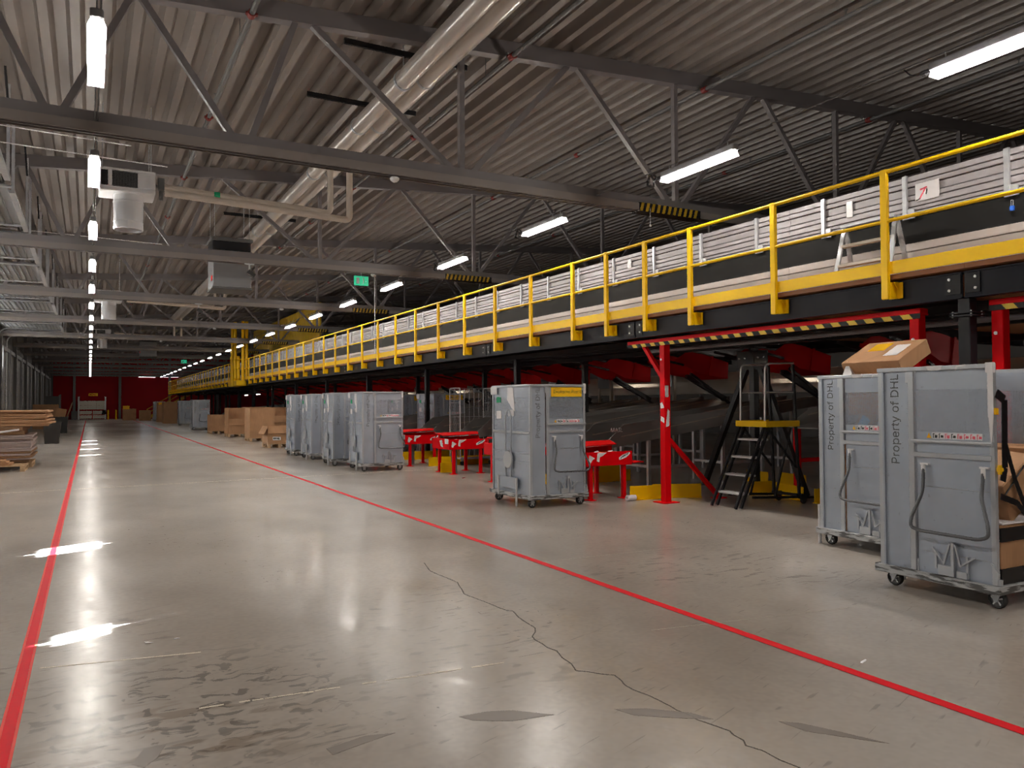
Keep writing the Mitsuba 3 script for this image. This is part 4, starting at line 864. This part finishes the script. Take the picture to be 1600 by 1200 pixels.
    tb = k.add('tow_bar', cat([bar((-0.025, m - 0.09, 0.72), (-0.025, m - 0.09, 1.34), 0.02, 0.02), bar((-0.025, m + 0.09, 0.72), (-0.025, m + 0.09, 1.34), 0.02, 0.02), bar((-0.025, m - 0.09, 1.34), (-0.025, m - 0.02, 1.44), 0.02, 0.02), bar((-0.025, m + 0.09, 1.34), (-0.025, m + 0.02, 1.44), 0.02, 0.02), bar((-0.02, m - 0.07, 0.40), (-0.025, m - 0.12, 0.72), 0.02, 0.03), bar((-0.02, m + 0.07, 0.40), (-0.025, m + 0.12, 0.72), 0.02, 0.03)]), 'cart_frame')
    k.add('pivot_disc', lathe([(0, -0.02), (0.13, -0.02), (0.14, -0.01), (0.14, 0.01), (0, 0.02)], 24, (-0.025, m, 0.68), 'x'), 'cart_frame', parent=tb, smooth=30)
    k.add('foot_plate', cbox(-0.035, -0.015, m - 0.30, m + 0.30, 0.24, 0.42, 0.006), 'cart_sheet', parent=tb)
    for s in (-0.30, 0.30): k.add('foot_post', cyl((-0.045, m + s, 0.0 if s < 0 else 0.12), (-0.045, m + s, 0.42), 0.018, 8), 'chrome', parent=tb, smooth=40)
    if labels_on:
        k.add('green_label', box(0.008, 0.016, D - 0.28, D - 0.14, 1.55, 1.64), 'green_sticker', label='small green label'); k.add('white_label', box(0.006, 0.016, D - 0.3, D - 0.14, 1.30, 1.42), 'paper')
        k.add('white_label', prism([(D - 0.75, 1.42), (D - 0.62, 1.40), (D - 0.58, 1.52), (D - 0.7, 1.78), (D - 0.52, 1.79), (D - 0.5, 1.6), (D - 0.66, 1.46)], 0.008, 0.014, 'yz'), 'paper')
        k.add('white_label', box(0.007, 0.014, D - 0.72, D - 0.54, 1.34, 1.44), 'paper'); k.add('white_label', cbox(-0.016, -0.012, D - 0.2, D + 0.02, 1.68, 1.80, 0.001), 'paper')
    # back
    bp = k.add('back_panel', box(0.02, W - 0.02, D - 0.02, D - 0.016, ZB + 0.06, 1.12), 'cart_sheet'); k.add('upper_panel', box(0.02, W - 0.02, D - 0.02, D - 0.016, 1.63, ZT - 0.03), 'cart_sheet')
    k.add('mesh_window', grid_x(0.02, W - 0.02, 1.12, 1.63, D - 0.018, 0.013, 0.0075), 'cart_sheet', parent=bp)
    if near:
        k.add('tape', cat([box(W - 0.035, W + 0.006, -0.016, -0.011, 1.42, ZT + 0.006), prism([(W - 0.03, 1.42), (W + 0.004, 1.42), (W - 0.012, 1.2)], -0.016, -0.011), cbox(W - 0.05, W + 0.008, -0.018, 0.02, ZT - 0.07, ZT + 0.008, 0.004)]), 'paper', label='torn white tape on the corner')
        k.add('tape', cat([prism([(0.46, ZT - 0.035), (0.56, ZT - 0.035), (0.58, ZT + 0.002), (0.44, ZT + 0.002)], -0.015, -0.012), prism([(0.68, ZT - 0.05), (0.70, ZT - 0.02), (0.77, ZT - 0.01), (0.76, ZT + 0.002), (0.69, ZT - 0.005)], -0.015, -0.012)]), 'paper')
    else:
        k.add('tape', cbox(W - 0.03, W + 0.006, -0.016, 0.02, ZT - 0.14, ZT + 0.012, 0.004), 'paper', label='torn white tape on the corner')
    return k
cart(1.26, near=True, labels_on=False).place('roll_cart', 'large grey metal roll cart nearest the viewer, with straps on its open side', 'roll cart', at(5.862, 4.24, 0, -91))
cart(0.66, near=True, labels_on=False).place('roll_cart', 'large grey metal roll cart partly hidden behind the nearest one, loaded with cartons', 'roll cart', at(6.96, 5.76, 0, -92))
signed = cart(1.25, sign=True)
signed.place('roll_cart', 'grey metal roll cart with yellow name plate standing alone beside the red line', 'roll cart', at(5.653, 9.773, 0, -1))
plain = cart(1.25)
for i, (x, y, a, w) in enumerate(((5.425, 16.984, -3, 'front one'), (5.282, 18.882, -3.5, 'second one'), (5.354, 21.303, -1, 'third one'), (5.357, 23.283, -1.5, 'last one'))):
    plain.place('roll_cart', f'grey metal roll cart in the group of four right of the aisle, {w}', 'roll cart', at(x, y, 0, a), 'carts of the group of four')
signed.place('roll_cart', 'shaded grey roll cart with yellow plate behind the red tray and wire cage', 'roll cart', at(8.46, 20.0, 0, 0), 'shaded carts between the chutes')
signed.place('roll_cart', 'shaded grey roll cart with yellow plate just right of the group of four', 'roll cart', at(8.55, 22.65, 0, 0), 'shaded carts between the chutes')
plain.place('roll_cart', 'distant grey roll cart just beyond the row of pallet boxes', 'roll cart', at(5.45, 50.0, 0, 0), 'distant carts')
plain.place('roll_cart', 'distant grey roll cart between the pallet boxes and the brown crates', 'roll cart', at(5.75, 61.0, 0, 0), 'distant carts')
plain.place('roll_cart', 'most distant grey roll cart beyond the tall brown crates', 'roll cart', at(5.3, 79.5, 0, 0), 'distant carts')

# cartons
def carton(x0, x1, y0, y1, z0, z1, mat='cardboard', tape=True):
    k = Kit(); k.add('body', cbox(x0, x1, y0, y1, z0, z1, 0.006), mat)
    if tape: k.add('tape', cat([box(x0 - 0.001, x1 + 0.001, (y0 + y1) / 2 - 0.03, (y0 + y1) / 2 + 0.03, z1 - 0.04, z1 + 0.001)]), 'cardboard_dark')
    return k
TC = at(5.862, 4.24, 0, -91)
carton(0.32, 0.955, 0.06, 0.85, ZB + 0.06, 0.62).place('carton', 'low brown carton wrapped in black film at the bottom of the nearest cart', 'carton', TC)
kw = Kit(); kw.add('wrap', cat([box(0.957, 0.966, 0.05, 0.87, ZB + 0.056, 0.30), box(0.32, 0.966, 0.05, 0.059, ZB + 0.056, 0.30)]), 'black_plastic'); kw.add('band', cat([box(0.957, 0.97, 0.045, 0.87, 0.50, 0.60), box(0.32, 0.966, 0.048, 0.059, 0.50, 0.60)]), 'black_plastic', label='black band'); kw.add('film_sheet', cbox(0.33, 0.97, 0.07, 0.84, 0.622, 0.64, 0.01), 'paper', label='crumpled pale film')
kw.place('black_film', 'black plastic film wrapped around the low carton in the nearest cart', 'film', TC)
k = Kit(); b = cbox(-0.20, 0.20, -0.22, 0.22, -0.17, 0.17, 0.008); b.apply_transform(trimesh.transformations.rotation_matrix(math.radians(32), [1, 0.2, 0])); b.apply_translation((0.76, 0.34, 0.90)); k.add('body', b, 'cardboard')
k.add('strapping', tube([(0.975, 0.10, 0.85), (0.99, 0.3, 1.04), (0.9, 0.5, 1.12)], 0.006, 6), 'black_plastic')
k.place('carton', 'tilted pale brown carton in the middle of the nearest cart', 'carton', TC)
carton(0.25, 0.90, 0.62, 1.2, 0.66, 1.17).place('carton', 'square brown carton at the back of the nearest cart', 'carton', TC)
kst2 = Kit()
def strap(pts, w=0.045):
    pts = [np.array(p, float) for p in pts]; out = []
    for a, b in zip(pts, pts[1:]): out.append(bar(a, b, w, 0.004, (1, 0, 0)))
    return cat(out)
kst2.add('webbing', strap([(W + 0.01, 0.02, 1.60), (W + 0.02, 0.10, 1.55), (W + 0.02, 0.09, 1.05), (W + 0.02, 0.06, 0.95)], 0.07), 'black_plastic'); kst2.add('webbing', strap([(W + 0.02, 0.09, 1.25), (W + 0.03, 0.20, 0.95), (W + 0.03, 0.40, 0.62)]), 'black_plastic')
kst2.add('webbing', strap([(W + 0.02, 0.03, 0.84), (W + 0.03, 0.22, 0.78), (W + 0.03, 0.44, 0.60)]), 'black_plastic')
kst2.add('buckle', cat([cbox(W + 0.005, W + 0.03, 0.005, 0.06, 1.02, 1.05, 0.004), cbox(W + 0.01, W + 0.028, 0.01, 0.045, 1.0, 1.07, 0.004)]), 'sign_yellow', label='yellow plastic buckle'); kst2.add('buckle', cbox(W + 0.002, W + 0.02, -0.01, 0.03, 1.44, 1.49, 0.004), 'sign_yellow')
kst2.place('cargo_strap', 'black webbing straps with yellow buckles across the side of the nearest cart', 'strap', TC)
T2 = at(6.96, 5.76, 0, -92)
k = Kit(); b = cbox(-0.34, 0.34, -0.25, 0.25, -0.08, 0.08, 0.006); b.apply_transform(trimesh.transformations.rotation_matrix(math.radians(27), [1, 0, 0])); 
L1 = box(-0.10, 0.06, -0.225, -0.22, -0.05, 0.0); k.add('body', b, 'cardboard')
for nm, mm, bb in (('yellow_label', 'sign_yellow', box(-0.20, 0.0, 0.02, 0.20, 0.08, 0.082)), ('white_label', 'paper', box(0.08, 0.24, -0.12, 0.14, 0.08, 0.082))):
    bb.apply_transform(trimesh.transformations.rotation_matrix(math.radians(27), [1, 0, 0])); k.add(nm, bb, mm)
for key in list(k.parts): pass
k.place('carton', 'tilted brown carton with yellow and white labels on top of the second cart', 'carton', at(6.96, 5.76, 0, -92) @ T().translate([0.58, 0.33, 1.99]))
carton(0.35, 0.90, 0.04, 0.56, 1.40, 1.80).place('carton', 'flat open topped brown carton under the tilted labelled one on the second cart', 'carton', T2)
carton(0.06, 0.93, 0.05, 0.6, ZB + 0.06, 0.95, tape=False).place('carton', 'large brown carton low inside the second cart', 'carton', T2)
k = Kit(); b = cbox(-0.09, 0.09, -0.02, 0.06, -0.28, 0.26, 0.006); b.apply_transform(trimesh.transformations.rotation_matrix(math.radians(33), [0, 1, 0])); b.apply_translation((0.46, 0.07, 1.21)); k.add('body', b, 'cardboard')
b = box(-0.05, 0.05, -0.023, -0.02, -0.1, 0.2); b.apply_transform(trimesh.transformations.rotation_matrix(math.radians(33), [0, 1, 0])); b.apply_translation((0.46, 0.07, 1.21)); k.add('label', b, 'blue_tape', label='pale blue label')
k.place('carton', 'slanting slim carton with blue label behind the mesh of the second cart', 'carton', T2)
one('torn_paper', trimesh.convex.convex_hull([(0.26, 0.06, 1.80), (0.40, 0.06, 1.80), (0.30, 0.10, 1.97), (0.28, 0.13, 1.80), (0.38, 0.14, 1.81)]), 'paper', 'white pointed paper scrap sticking up from the second cart', 'paper', to=T2)

# wire roll cages
def cage(w, d, h):
    k = Kit(); k.add('base', cat([cbox(0, w, 0, d, 0.15, 0.19, 0.006)]), 'galvanised')
    for x in (0.08, w - 0.08):
        for y in (0.08, d - 0.08):
            p = k.add('caster', cbox(x - 0.03, x + 0.03, y - 0.03, y + 0.03, 0.10, 0.15, 0.004), 'galvanised'); k.add('wheel', lathe([(0, -0.015), (0.055, -0.015), (0.055, 0.015), (0, 0.015)], 16, (x, y, 0.055), 'y'), 'black_rubber', parent=p)
    for x in (0.0, w):
        k.add('side_frame', tube(bend([(x, 0, 0.19), (x, 0, h), (x, d, h), (x, d, 0.19)], 0.06), 0.013, 8), 'chrome', smooth=40)
        for i in range(1, 6): k.add('wire', cyl((x, d * i / 6, 0.19), (x, d * i / 6, h), 0.004, 6), 'galvanised')
        for z in (0.7, 1.2, 1.55): k.add('wire', cyl((x, 0, z), (x, d, z), 0.005, 6), 'galvanised')
    for i in range(1, 7): k.add('wire', cyl((w * i / 7, d, 0.19), (w * i / 7, d, h), 0.006, 6), 'galvanised')
    for z in (0.7, 1.2, h): k.add('wire', cyl((0, d, z), (w, d, z), 0.006, 6), 'galvanised')
    return k
cage(0.95, 0.62, 1.92).place('roll_cage', 'open wire roll cage behind the red tray left of the middle cart', 'roll cage', at(8.02, 17.3, 0, 0))
cage(0.8, 0.7, 1.85).place('roll_cage', 'open wire roll cage behind the opened carton beside the group of four', 'roll cage', at(5.95, 26.0, 0, 4))

# pallets and pallet boxes on the right
def pallet_parts(k, w, d, z=0.0):
    p = k
    for i in range(5): p.add('deck_board', cbox(0, w, i * (d - 0.1) / 4, i * (d - 0.1) / 4 + 0.1, z + 0.122, z + 0.144, 0.003), 'wood')
    for x in (0.0, w / 2 - 0.05, w - 0.1):
        p.add('runner', box(x, x + 0.1, 0, d, z, z + 0.022), 'wood')
        for y in (0, d / 2 - 0.07, d - 0.14): p.add('block', cbox(x, x + 0.1, y, y + 0.14, z + 0.022, z + 0.1, 0.004), 'wood')
        p.add('stringer', box(x, x + 0.1, 0, d, z + 0.1, z + 0.122), 'wood')
def pallet(w, d): k = Kit(); pallet_parts(k, w, d); return k
def openbox(w, d, h, cut=0.0, flap=False, label=False):
    k = Kit(); t = 0.012
    k.add('front_wall', box(0, w, 0, t, 0, h * (1 - cut)), 'cardboard'); k.add('back_wall', box(0, w, d - t, d, 0, h), 'cardboard')
    k.add('side_wall', box(0, t, t, d - t, 0, h), 'cardboard'); k.add('side_wall', box(w - t, w, t, d - t, 0, h), 'cardboard'); k.add('bottom', box(t, w - t, t, d - t, 0, t), 'cardboard')
    if cut: k.add('folded_flap', prism([(-0.012, h * (1 - cut)), (-0.05, h * (1 - cut) - 0.3), (-0.04, h * (1 - cut) - 0.3), (0.0, h * (1 - cut))], 0.0, w, 'yz'), 'cardboard')
    if flap: k.add('folded_flap', prism([(0.0, h - 0.01), (-0.14, h - 0.28), (-0.13, h - 0.29), (0.012, h - 0.02)], 0, d), 'cardboard'); k.add('folded_flap', prism([(0.0, h), (-0.06, h - 0.26), (-0.05, h - 0.26), (0.012, h)], 0, w, 'yz'), 'cardboard')
    if label: k.add('white_label', box(w * 0.2, w * 0.55, -0.003, 0, 0.12, 0.24), 'paper'); k.add('printed_marks', cat([box(w * (0.24 + 0.07 * i), w * (0.285 + 0.07 * i), -0.005, -0.003, 0.15, 0.21) for i in range(4)]), 'black_ink')
    return k
P12 = pallet(1.0, 1.2)
spots = [(5.50, 27.9, 0.8, 1.0, 0.62, 0, True, True, 'nearest, open with folded flaps and white label'), (5.80, 33.1, 1.0, 1.2, 1.22, 0, False, False, 'tall plain one, second from the group of carts'), (5.72, 38.2, 1.0, 1.2, 1.22, 0.42, False, False, 'with its front cut down, third from the group of carts'), (5.55, 43.0, 0.8, 1.2, 0.85, 0, False, False, 'low one beside the distant carts'),
         (7.0, 35.5, 1.0, 1.2, 1.25, 0.3, False, False, 'set back behind the tall plain one'), (7.0, 41.0, 1.0, 1.2, 1.25, 0, False, False, 'set back behind the one with the cut front'), (6.2, 45.6, 0.7, 0.9, 0.75, 0, False, False, 'small one between two others far back')]
for (x, y, w, d, h, cut, flap, lab, txt) in spots:
    pallet(w, d).place('pallet', f'wooden pallet under the brown pallet box: {txt.split(",")[0]}', 'pallet', at(x, y), 'pallets of the brown boxes')
    openbox(w, d, h, cut, flap, lab).place('pallet_box', f'brown cardboard pallet box, {txt}', 'cardboard box', at(x, y, 0.146), 'brown pallet boxes')
for i, (x, y, w, d, h, txt) in enumerate(((5.28, 68.4, 1.0, 2.0, 1.75, 'tall brown crate beyond the distant carts'), (5.3, 74.5, 1.0, 2.0, 1.75, 'tall brown crate second beyond the distant carts'), (4.25, 83.0, 1.0, 1.0, 1.0, 'low brown crate at the far end of the right line'), (2.9, 86.0, 1.2, 1.0, 1.15, 'brown crate before the red end wall'))):
    k = openbox(w, d, h)
    if i == 1: k.add('yellow_band', box(0.0, w, -0.01, -0.002, h - 0.2, h), 'sign_yellow')
    if i == 3: k.add('yellow_band', box(0.0, w * 0.5, -0.01, -0.002, h - 0.05, h + 0.3), 'sign_yellow')
    k.place('brown_crate', txt, 'crate', at(x, y))

# ================================================================= LEFT SIDE: FLATTENED CARDBOARD
kp1 = pallet(1.3, 1.2); kp1.place('pallet', 'worn wooden pallet on the floor at the left under the near cardboard pile', 'pallet', at(-2.62, 21.35, 0, 0))
pallet(1.5, 1.2).place('pallet', 'wooden pallet under the big pile of flattened cardboard at the left', 'pallet', at(-2.75, 22.75))
def warped(w, d, t, seed, droop):
    n, m = 9, 7; r = np.random.default_rng(seed); xs, ys = np.linspace(0, w, n), np.linspace(0, d, m)
    ph = r.uniform(0, 6, 2); top = np.array([[(x, y, t + droop * math.sin(x * 2.4 / w + ph[0]) * 0.5 + droop * 0.5 * math.sin(y * 3 + ph[1])) for y in ys] for x in xs]).reshape(-1, 3)
    bot = top - [0, 0, t]; v = np.vstack([top, bot]); f = []; N = n * m
    for i in range(n - 1):
        for j in range(m - 1):
            a = i * m + j; f += [[a, a + m, a + m + 1], [a, a + m + 1, a + 1], [N + a, N + a + m + 1, N + a + m], [N + a, N + a + 1, N + a + m + 1]]
    def edge(idx):
        for a, b in zip(idx, idx[1:]): f.extend([[a, b, N + b], [a, N + b, N + a]])
    edge([i * m for i in range(n)]); edge([i * m + m - 1 for i in range(n)][::-1]); edge(list(range(m))[::-1]); edge([(n - 1) * m + j for j in range(m)])
    mm = trimesh.Trimesh(v, f, process=False); mm.fix_normals(); return mm
z = 0.15; cnt = 0
plan = [(0.052, 1.46, 2.1, 0.004)] * 6 + [(0.05, 1.48, 2.15, 0.007)] * 7 + [(0.10, 1.3, 1.8, 0.004)] * 2 + [(0.044, 1.80, 2.5, 0.012)] * 9
N = len(plan)
for i, (t, w, d, dr_) in enumerate(plan):
    x = -2.72 + rng.normal(0, 0.025); y = 22.3 + rng.normal(0, 0.04); a = rng.normal(0, 1.2)
    mat = 'cardboard_dark' if i in (13, 14) or i < 6 and i % 2 == 0 else ('cardboard' if i > 14 and i % 2 == 0 else 'cardboard_edge' if i < 13 else 'cardboard')
    one('cardboard_sheet', warped(w, d, t - 0.006, 50 + i, dr_), mat, f'flattened brown cardboard, {nth(N - 1 - i)} from the top of the big pile at the left', 'cardboard', 'flattened cardboard of the left pile', to=at(x, y, z + 0.02, a)); z += t
k = Kit()
one('pale_film', cat([tube([(-2.6, 22.24, 0.93), (-2.2, 22.22, 0.99), (-1.9, 22.23, 0.90), (-1.5, 22.26, 0.96)], 0.03, 6)]), 'paper', 'white plastic film tucked into the front of the big cardboard pile', 'film', smooth=True)
one('red_tag', cbox(-1.33, -1.31, 24.2, 24.36, 0.62, 0.74, 0.004), 'red', 'small red tag hanging on the side of the big cardboard pile', 'tag')
zz = 0.15
for i in range(3):
    one('cardboard_sheet', warped(1.15, 0.8, 0.03, 90 + i, 0.006), 'cardboard', f'flattened brown cardboard lying on the worn near pallet, {nth(2 - i)} from the top', 'cardboard', 'cardboard on the near pallet', to=at(-2.75 - 0.05 * i, 21.42, zz + 0.005, 2 * i)); zz += 0.036
carton(-2.1, -1.62, 18.2, 18.7, 0.0, 0.22).place('carton', 'small brown carton at the left picture edge on the floor', 'carton')
# things further along the left side
def bin_(label, x, y, w, d, h, group=None):
    k = Kit(); k.add('body', cat([prism([(0.05, 0.0), (w - 0.05, 0.0), (w, h), (0, h)], 0, 0.02), prism([(0.05, 0.0), (w - 0.05, 0.0), (w, h), (0, h)], d - 0.02, d), prism([(0.05, 0), (0.07, 0), (0.02, h), (0, h)], 0.02, d - 0.02), prism([(w - 0.07, 0), (w - 0.05, 0), (w, h), (w - 0.02, h)], 0.02, d - 0.02), box(0.05, w - 0.05, 0.02, d - 0.02, 0, 0.02)]), 'black_plastic')
    k.add('rim', cat([box(-0.02, w + 0.02, -0.02, 0.02, h - 0.04, h), box(-0.02, w + 0.02, d - 0.02, d + 0.02, h - 0.04, h), box(-0.02, 0.02, 0.02, d - 0.02, h - 0.04, h), box(w - 0.02, w + 0.02, 0.02, d - 0.02, h - 0.04, h)]), 'black_plastic')
    k.place('waste_bin', label, 'bin', at(x, y), group)
bin_('black waste bin beyond the big cardboard pile, nearer of the two', -1.62, 36.0, 0.6, 0.6, 0.85); bin_('black waste bin beyond the big cardboard pile, with cardboard leaning in it', -1.7, 49.5, 0.65, 0.7, 0.9)
one('cardboard_sheet', bar((-1.55, 49.7, 0.4), (-1.35, 49.85, 1.35), 0.5, 0.02, (0, 1, 0)), 'cardboard', 'brown cardboard piece standing in the farther black bin', 'cardboard')
one('cardboard_sheet', bar((-1.3, 50.05, 0.3), (-0.85, 50.1, 1.7), 0.06, 0.4, (0, 1, 0)), 'cardboard_dark', 'dark cardboard strip leaning out of the farther black bin', 'cardboard')
one('cardboard_sheet', box(-3.2, -1.75, 58.0, 58.03, 0.02, 1.6), 'cardboard', 'upright brown board behind the big cardboard pile', 'cardboard')
kpn = Kit(); kpn.add('panel', box(-3.5, -2.4, 80, 80.06, 0.0, 2.35), 'dark_grey'); kpn.add('edge_post', box(-2.42, -2.25, 79.95, 80.1, 0, 2.5), 'column_grey'); kpn.place('partition', 'dark partition with grey edge post far back at the left', 'partition')
# end wall furniture
ke2 = Kit()
for x in (-1.03, 1.50): ke2.add('post', cbox(x - 0.08, x + 0.08, -0.6, -0.5, 0, 2.45, 0.01), 'white_paint')
for i in range(2):
    for j in range(3): ke2.add('board', cbox(-0.95 + 0.80 * j, -0.16 + 0.80 * j, -0.56, -0.52, 1.05 + 0.47 * i, 1.51 + 0.47 * i, 0.006), 'pale_panel')
for i in range(2):
    for j in range(2): ke2.add('board', cbox(-0.93 + 1.2 * j, 0.24 + 1.2 * j, -0.56, -0.52, 0.08 + 0.46 * i, 0.46 + 0.46 * i, 0.006), 'pale_panel')
ke2.add('rail', cat([box(-1.0, 1.48, -0.58, -0.5, 0.96, 1.03), box(-1.0, 1.48, -0.58, -0.5, 0.46, 0.52), box(0.22, 0.30, -0.58, -0.5, 0, 0.98)]), 'dark_red'); ke2.add('black_bag', trimesh.convex.convex_hull([(1.15, -0.62, 0.5), (1.6, -0.62, 0.55), (1.55, -0.62, 1.0), (1.2, -0.62, 0.98), (1.3, -0.85, 0.6), (1.45, -0.85, 0.9)]), 'black_plastic')
ke2.place('notice_rack', 'pale panelled rack with white posts before the red end wall', 'rack', T().translate([0, YB, 0]))
k = Kit(); k.add('plate', box(-0.12, 0.78, YB - 0.03, YB - 0.002, 2.52, 2.82), 'sign_yellow'); k.add('lettering', cat([box(0.0 + 0.11 * i, 0.08 + 0.11 * i, YB - 0.034, YB - 0.03, 2.62, 2.70) for i in range(6)]), 'dark_red', label='unreadable red lettering')
k.place('wall_sign', 'yellow sign on the red end wall above the pale rack', 'sign')
for i, (x, y) in enumerate(((1.72, 92), (2.42, 90.5))):
    k = Kit(); k.add('post', cyl((x, y, 0.01), (x, y, 0.98), 0.075, 14), 'yellow', smooth=40); k.add('cap', lathe([(0, 0.05), (0.05, 0.035), (0.076, 0), (0, 0)], 14, (x, y, 0.98)), 'yellow', smooth=40); k.add('base_plate', box(x - 0.13, x + 0.13, y - 0.13, y + 0.13, 0, 0.012), 'yellow')
    k.place('bollard', f'yellow bollard before the red end wall, {("left", "right")[i]} one', 'bollard', group='far bollards')
one('grey_cabinet', cbox(-1.7, -1.15, YB - 1.1, YB - 0.4, 0, 0.9, 0.02), 'column_grey', 'grey cabinet left of the pale rack at the end wall', 'cabinet')
# small litter on the floor
for i, (x, y, s, lab) in enumerate(((0.35, 5.55, 0.045, 'white paper scrap on the floor near the front sun patch'), (0.52, 5.58, 0.025, 'tiny white paper scrap right of the larger one near the sun patch'), (4.05, 3.05, 0.05, 'twisted white paper strip at the right edge beyond the red line'), (6.75, 14.4, 0.05, 'red brown litter on the floor before the red tray'))):
    pts = np.array([[r2.uniform(-s, s), r2.uniform(-s, s) * 0.5, r2.uniform(0, s * 0.35)] for _ in range(8)]); pts[:, 2] -= pts[:, 2].min()
    one('litter', trimesh.convex.convex_hull(pts + [x, y, 0.0005]), 'paper' if i < 3 else 'dark_red', lab, 'litter')
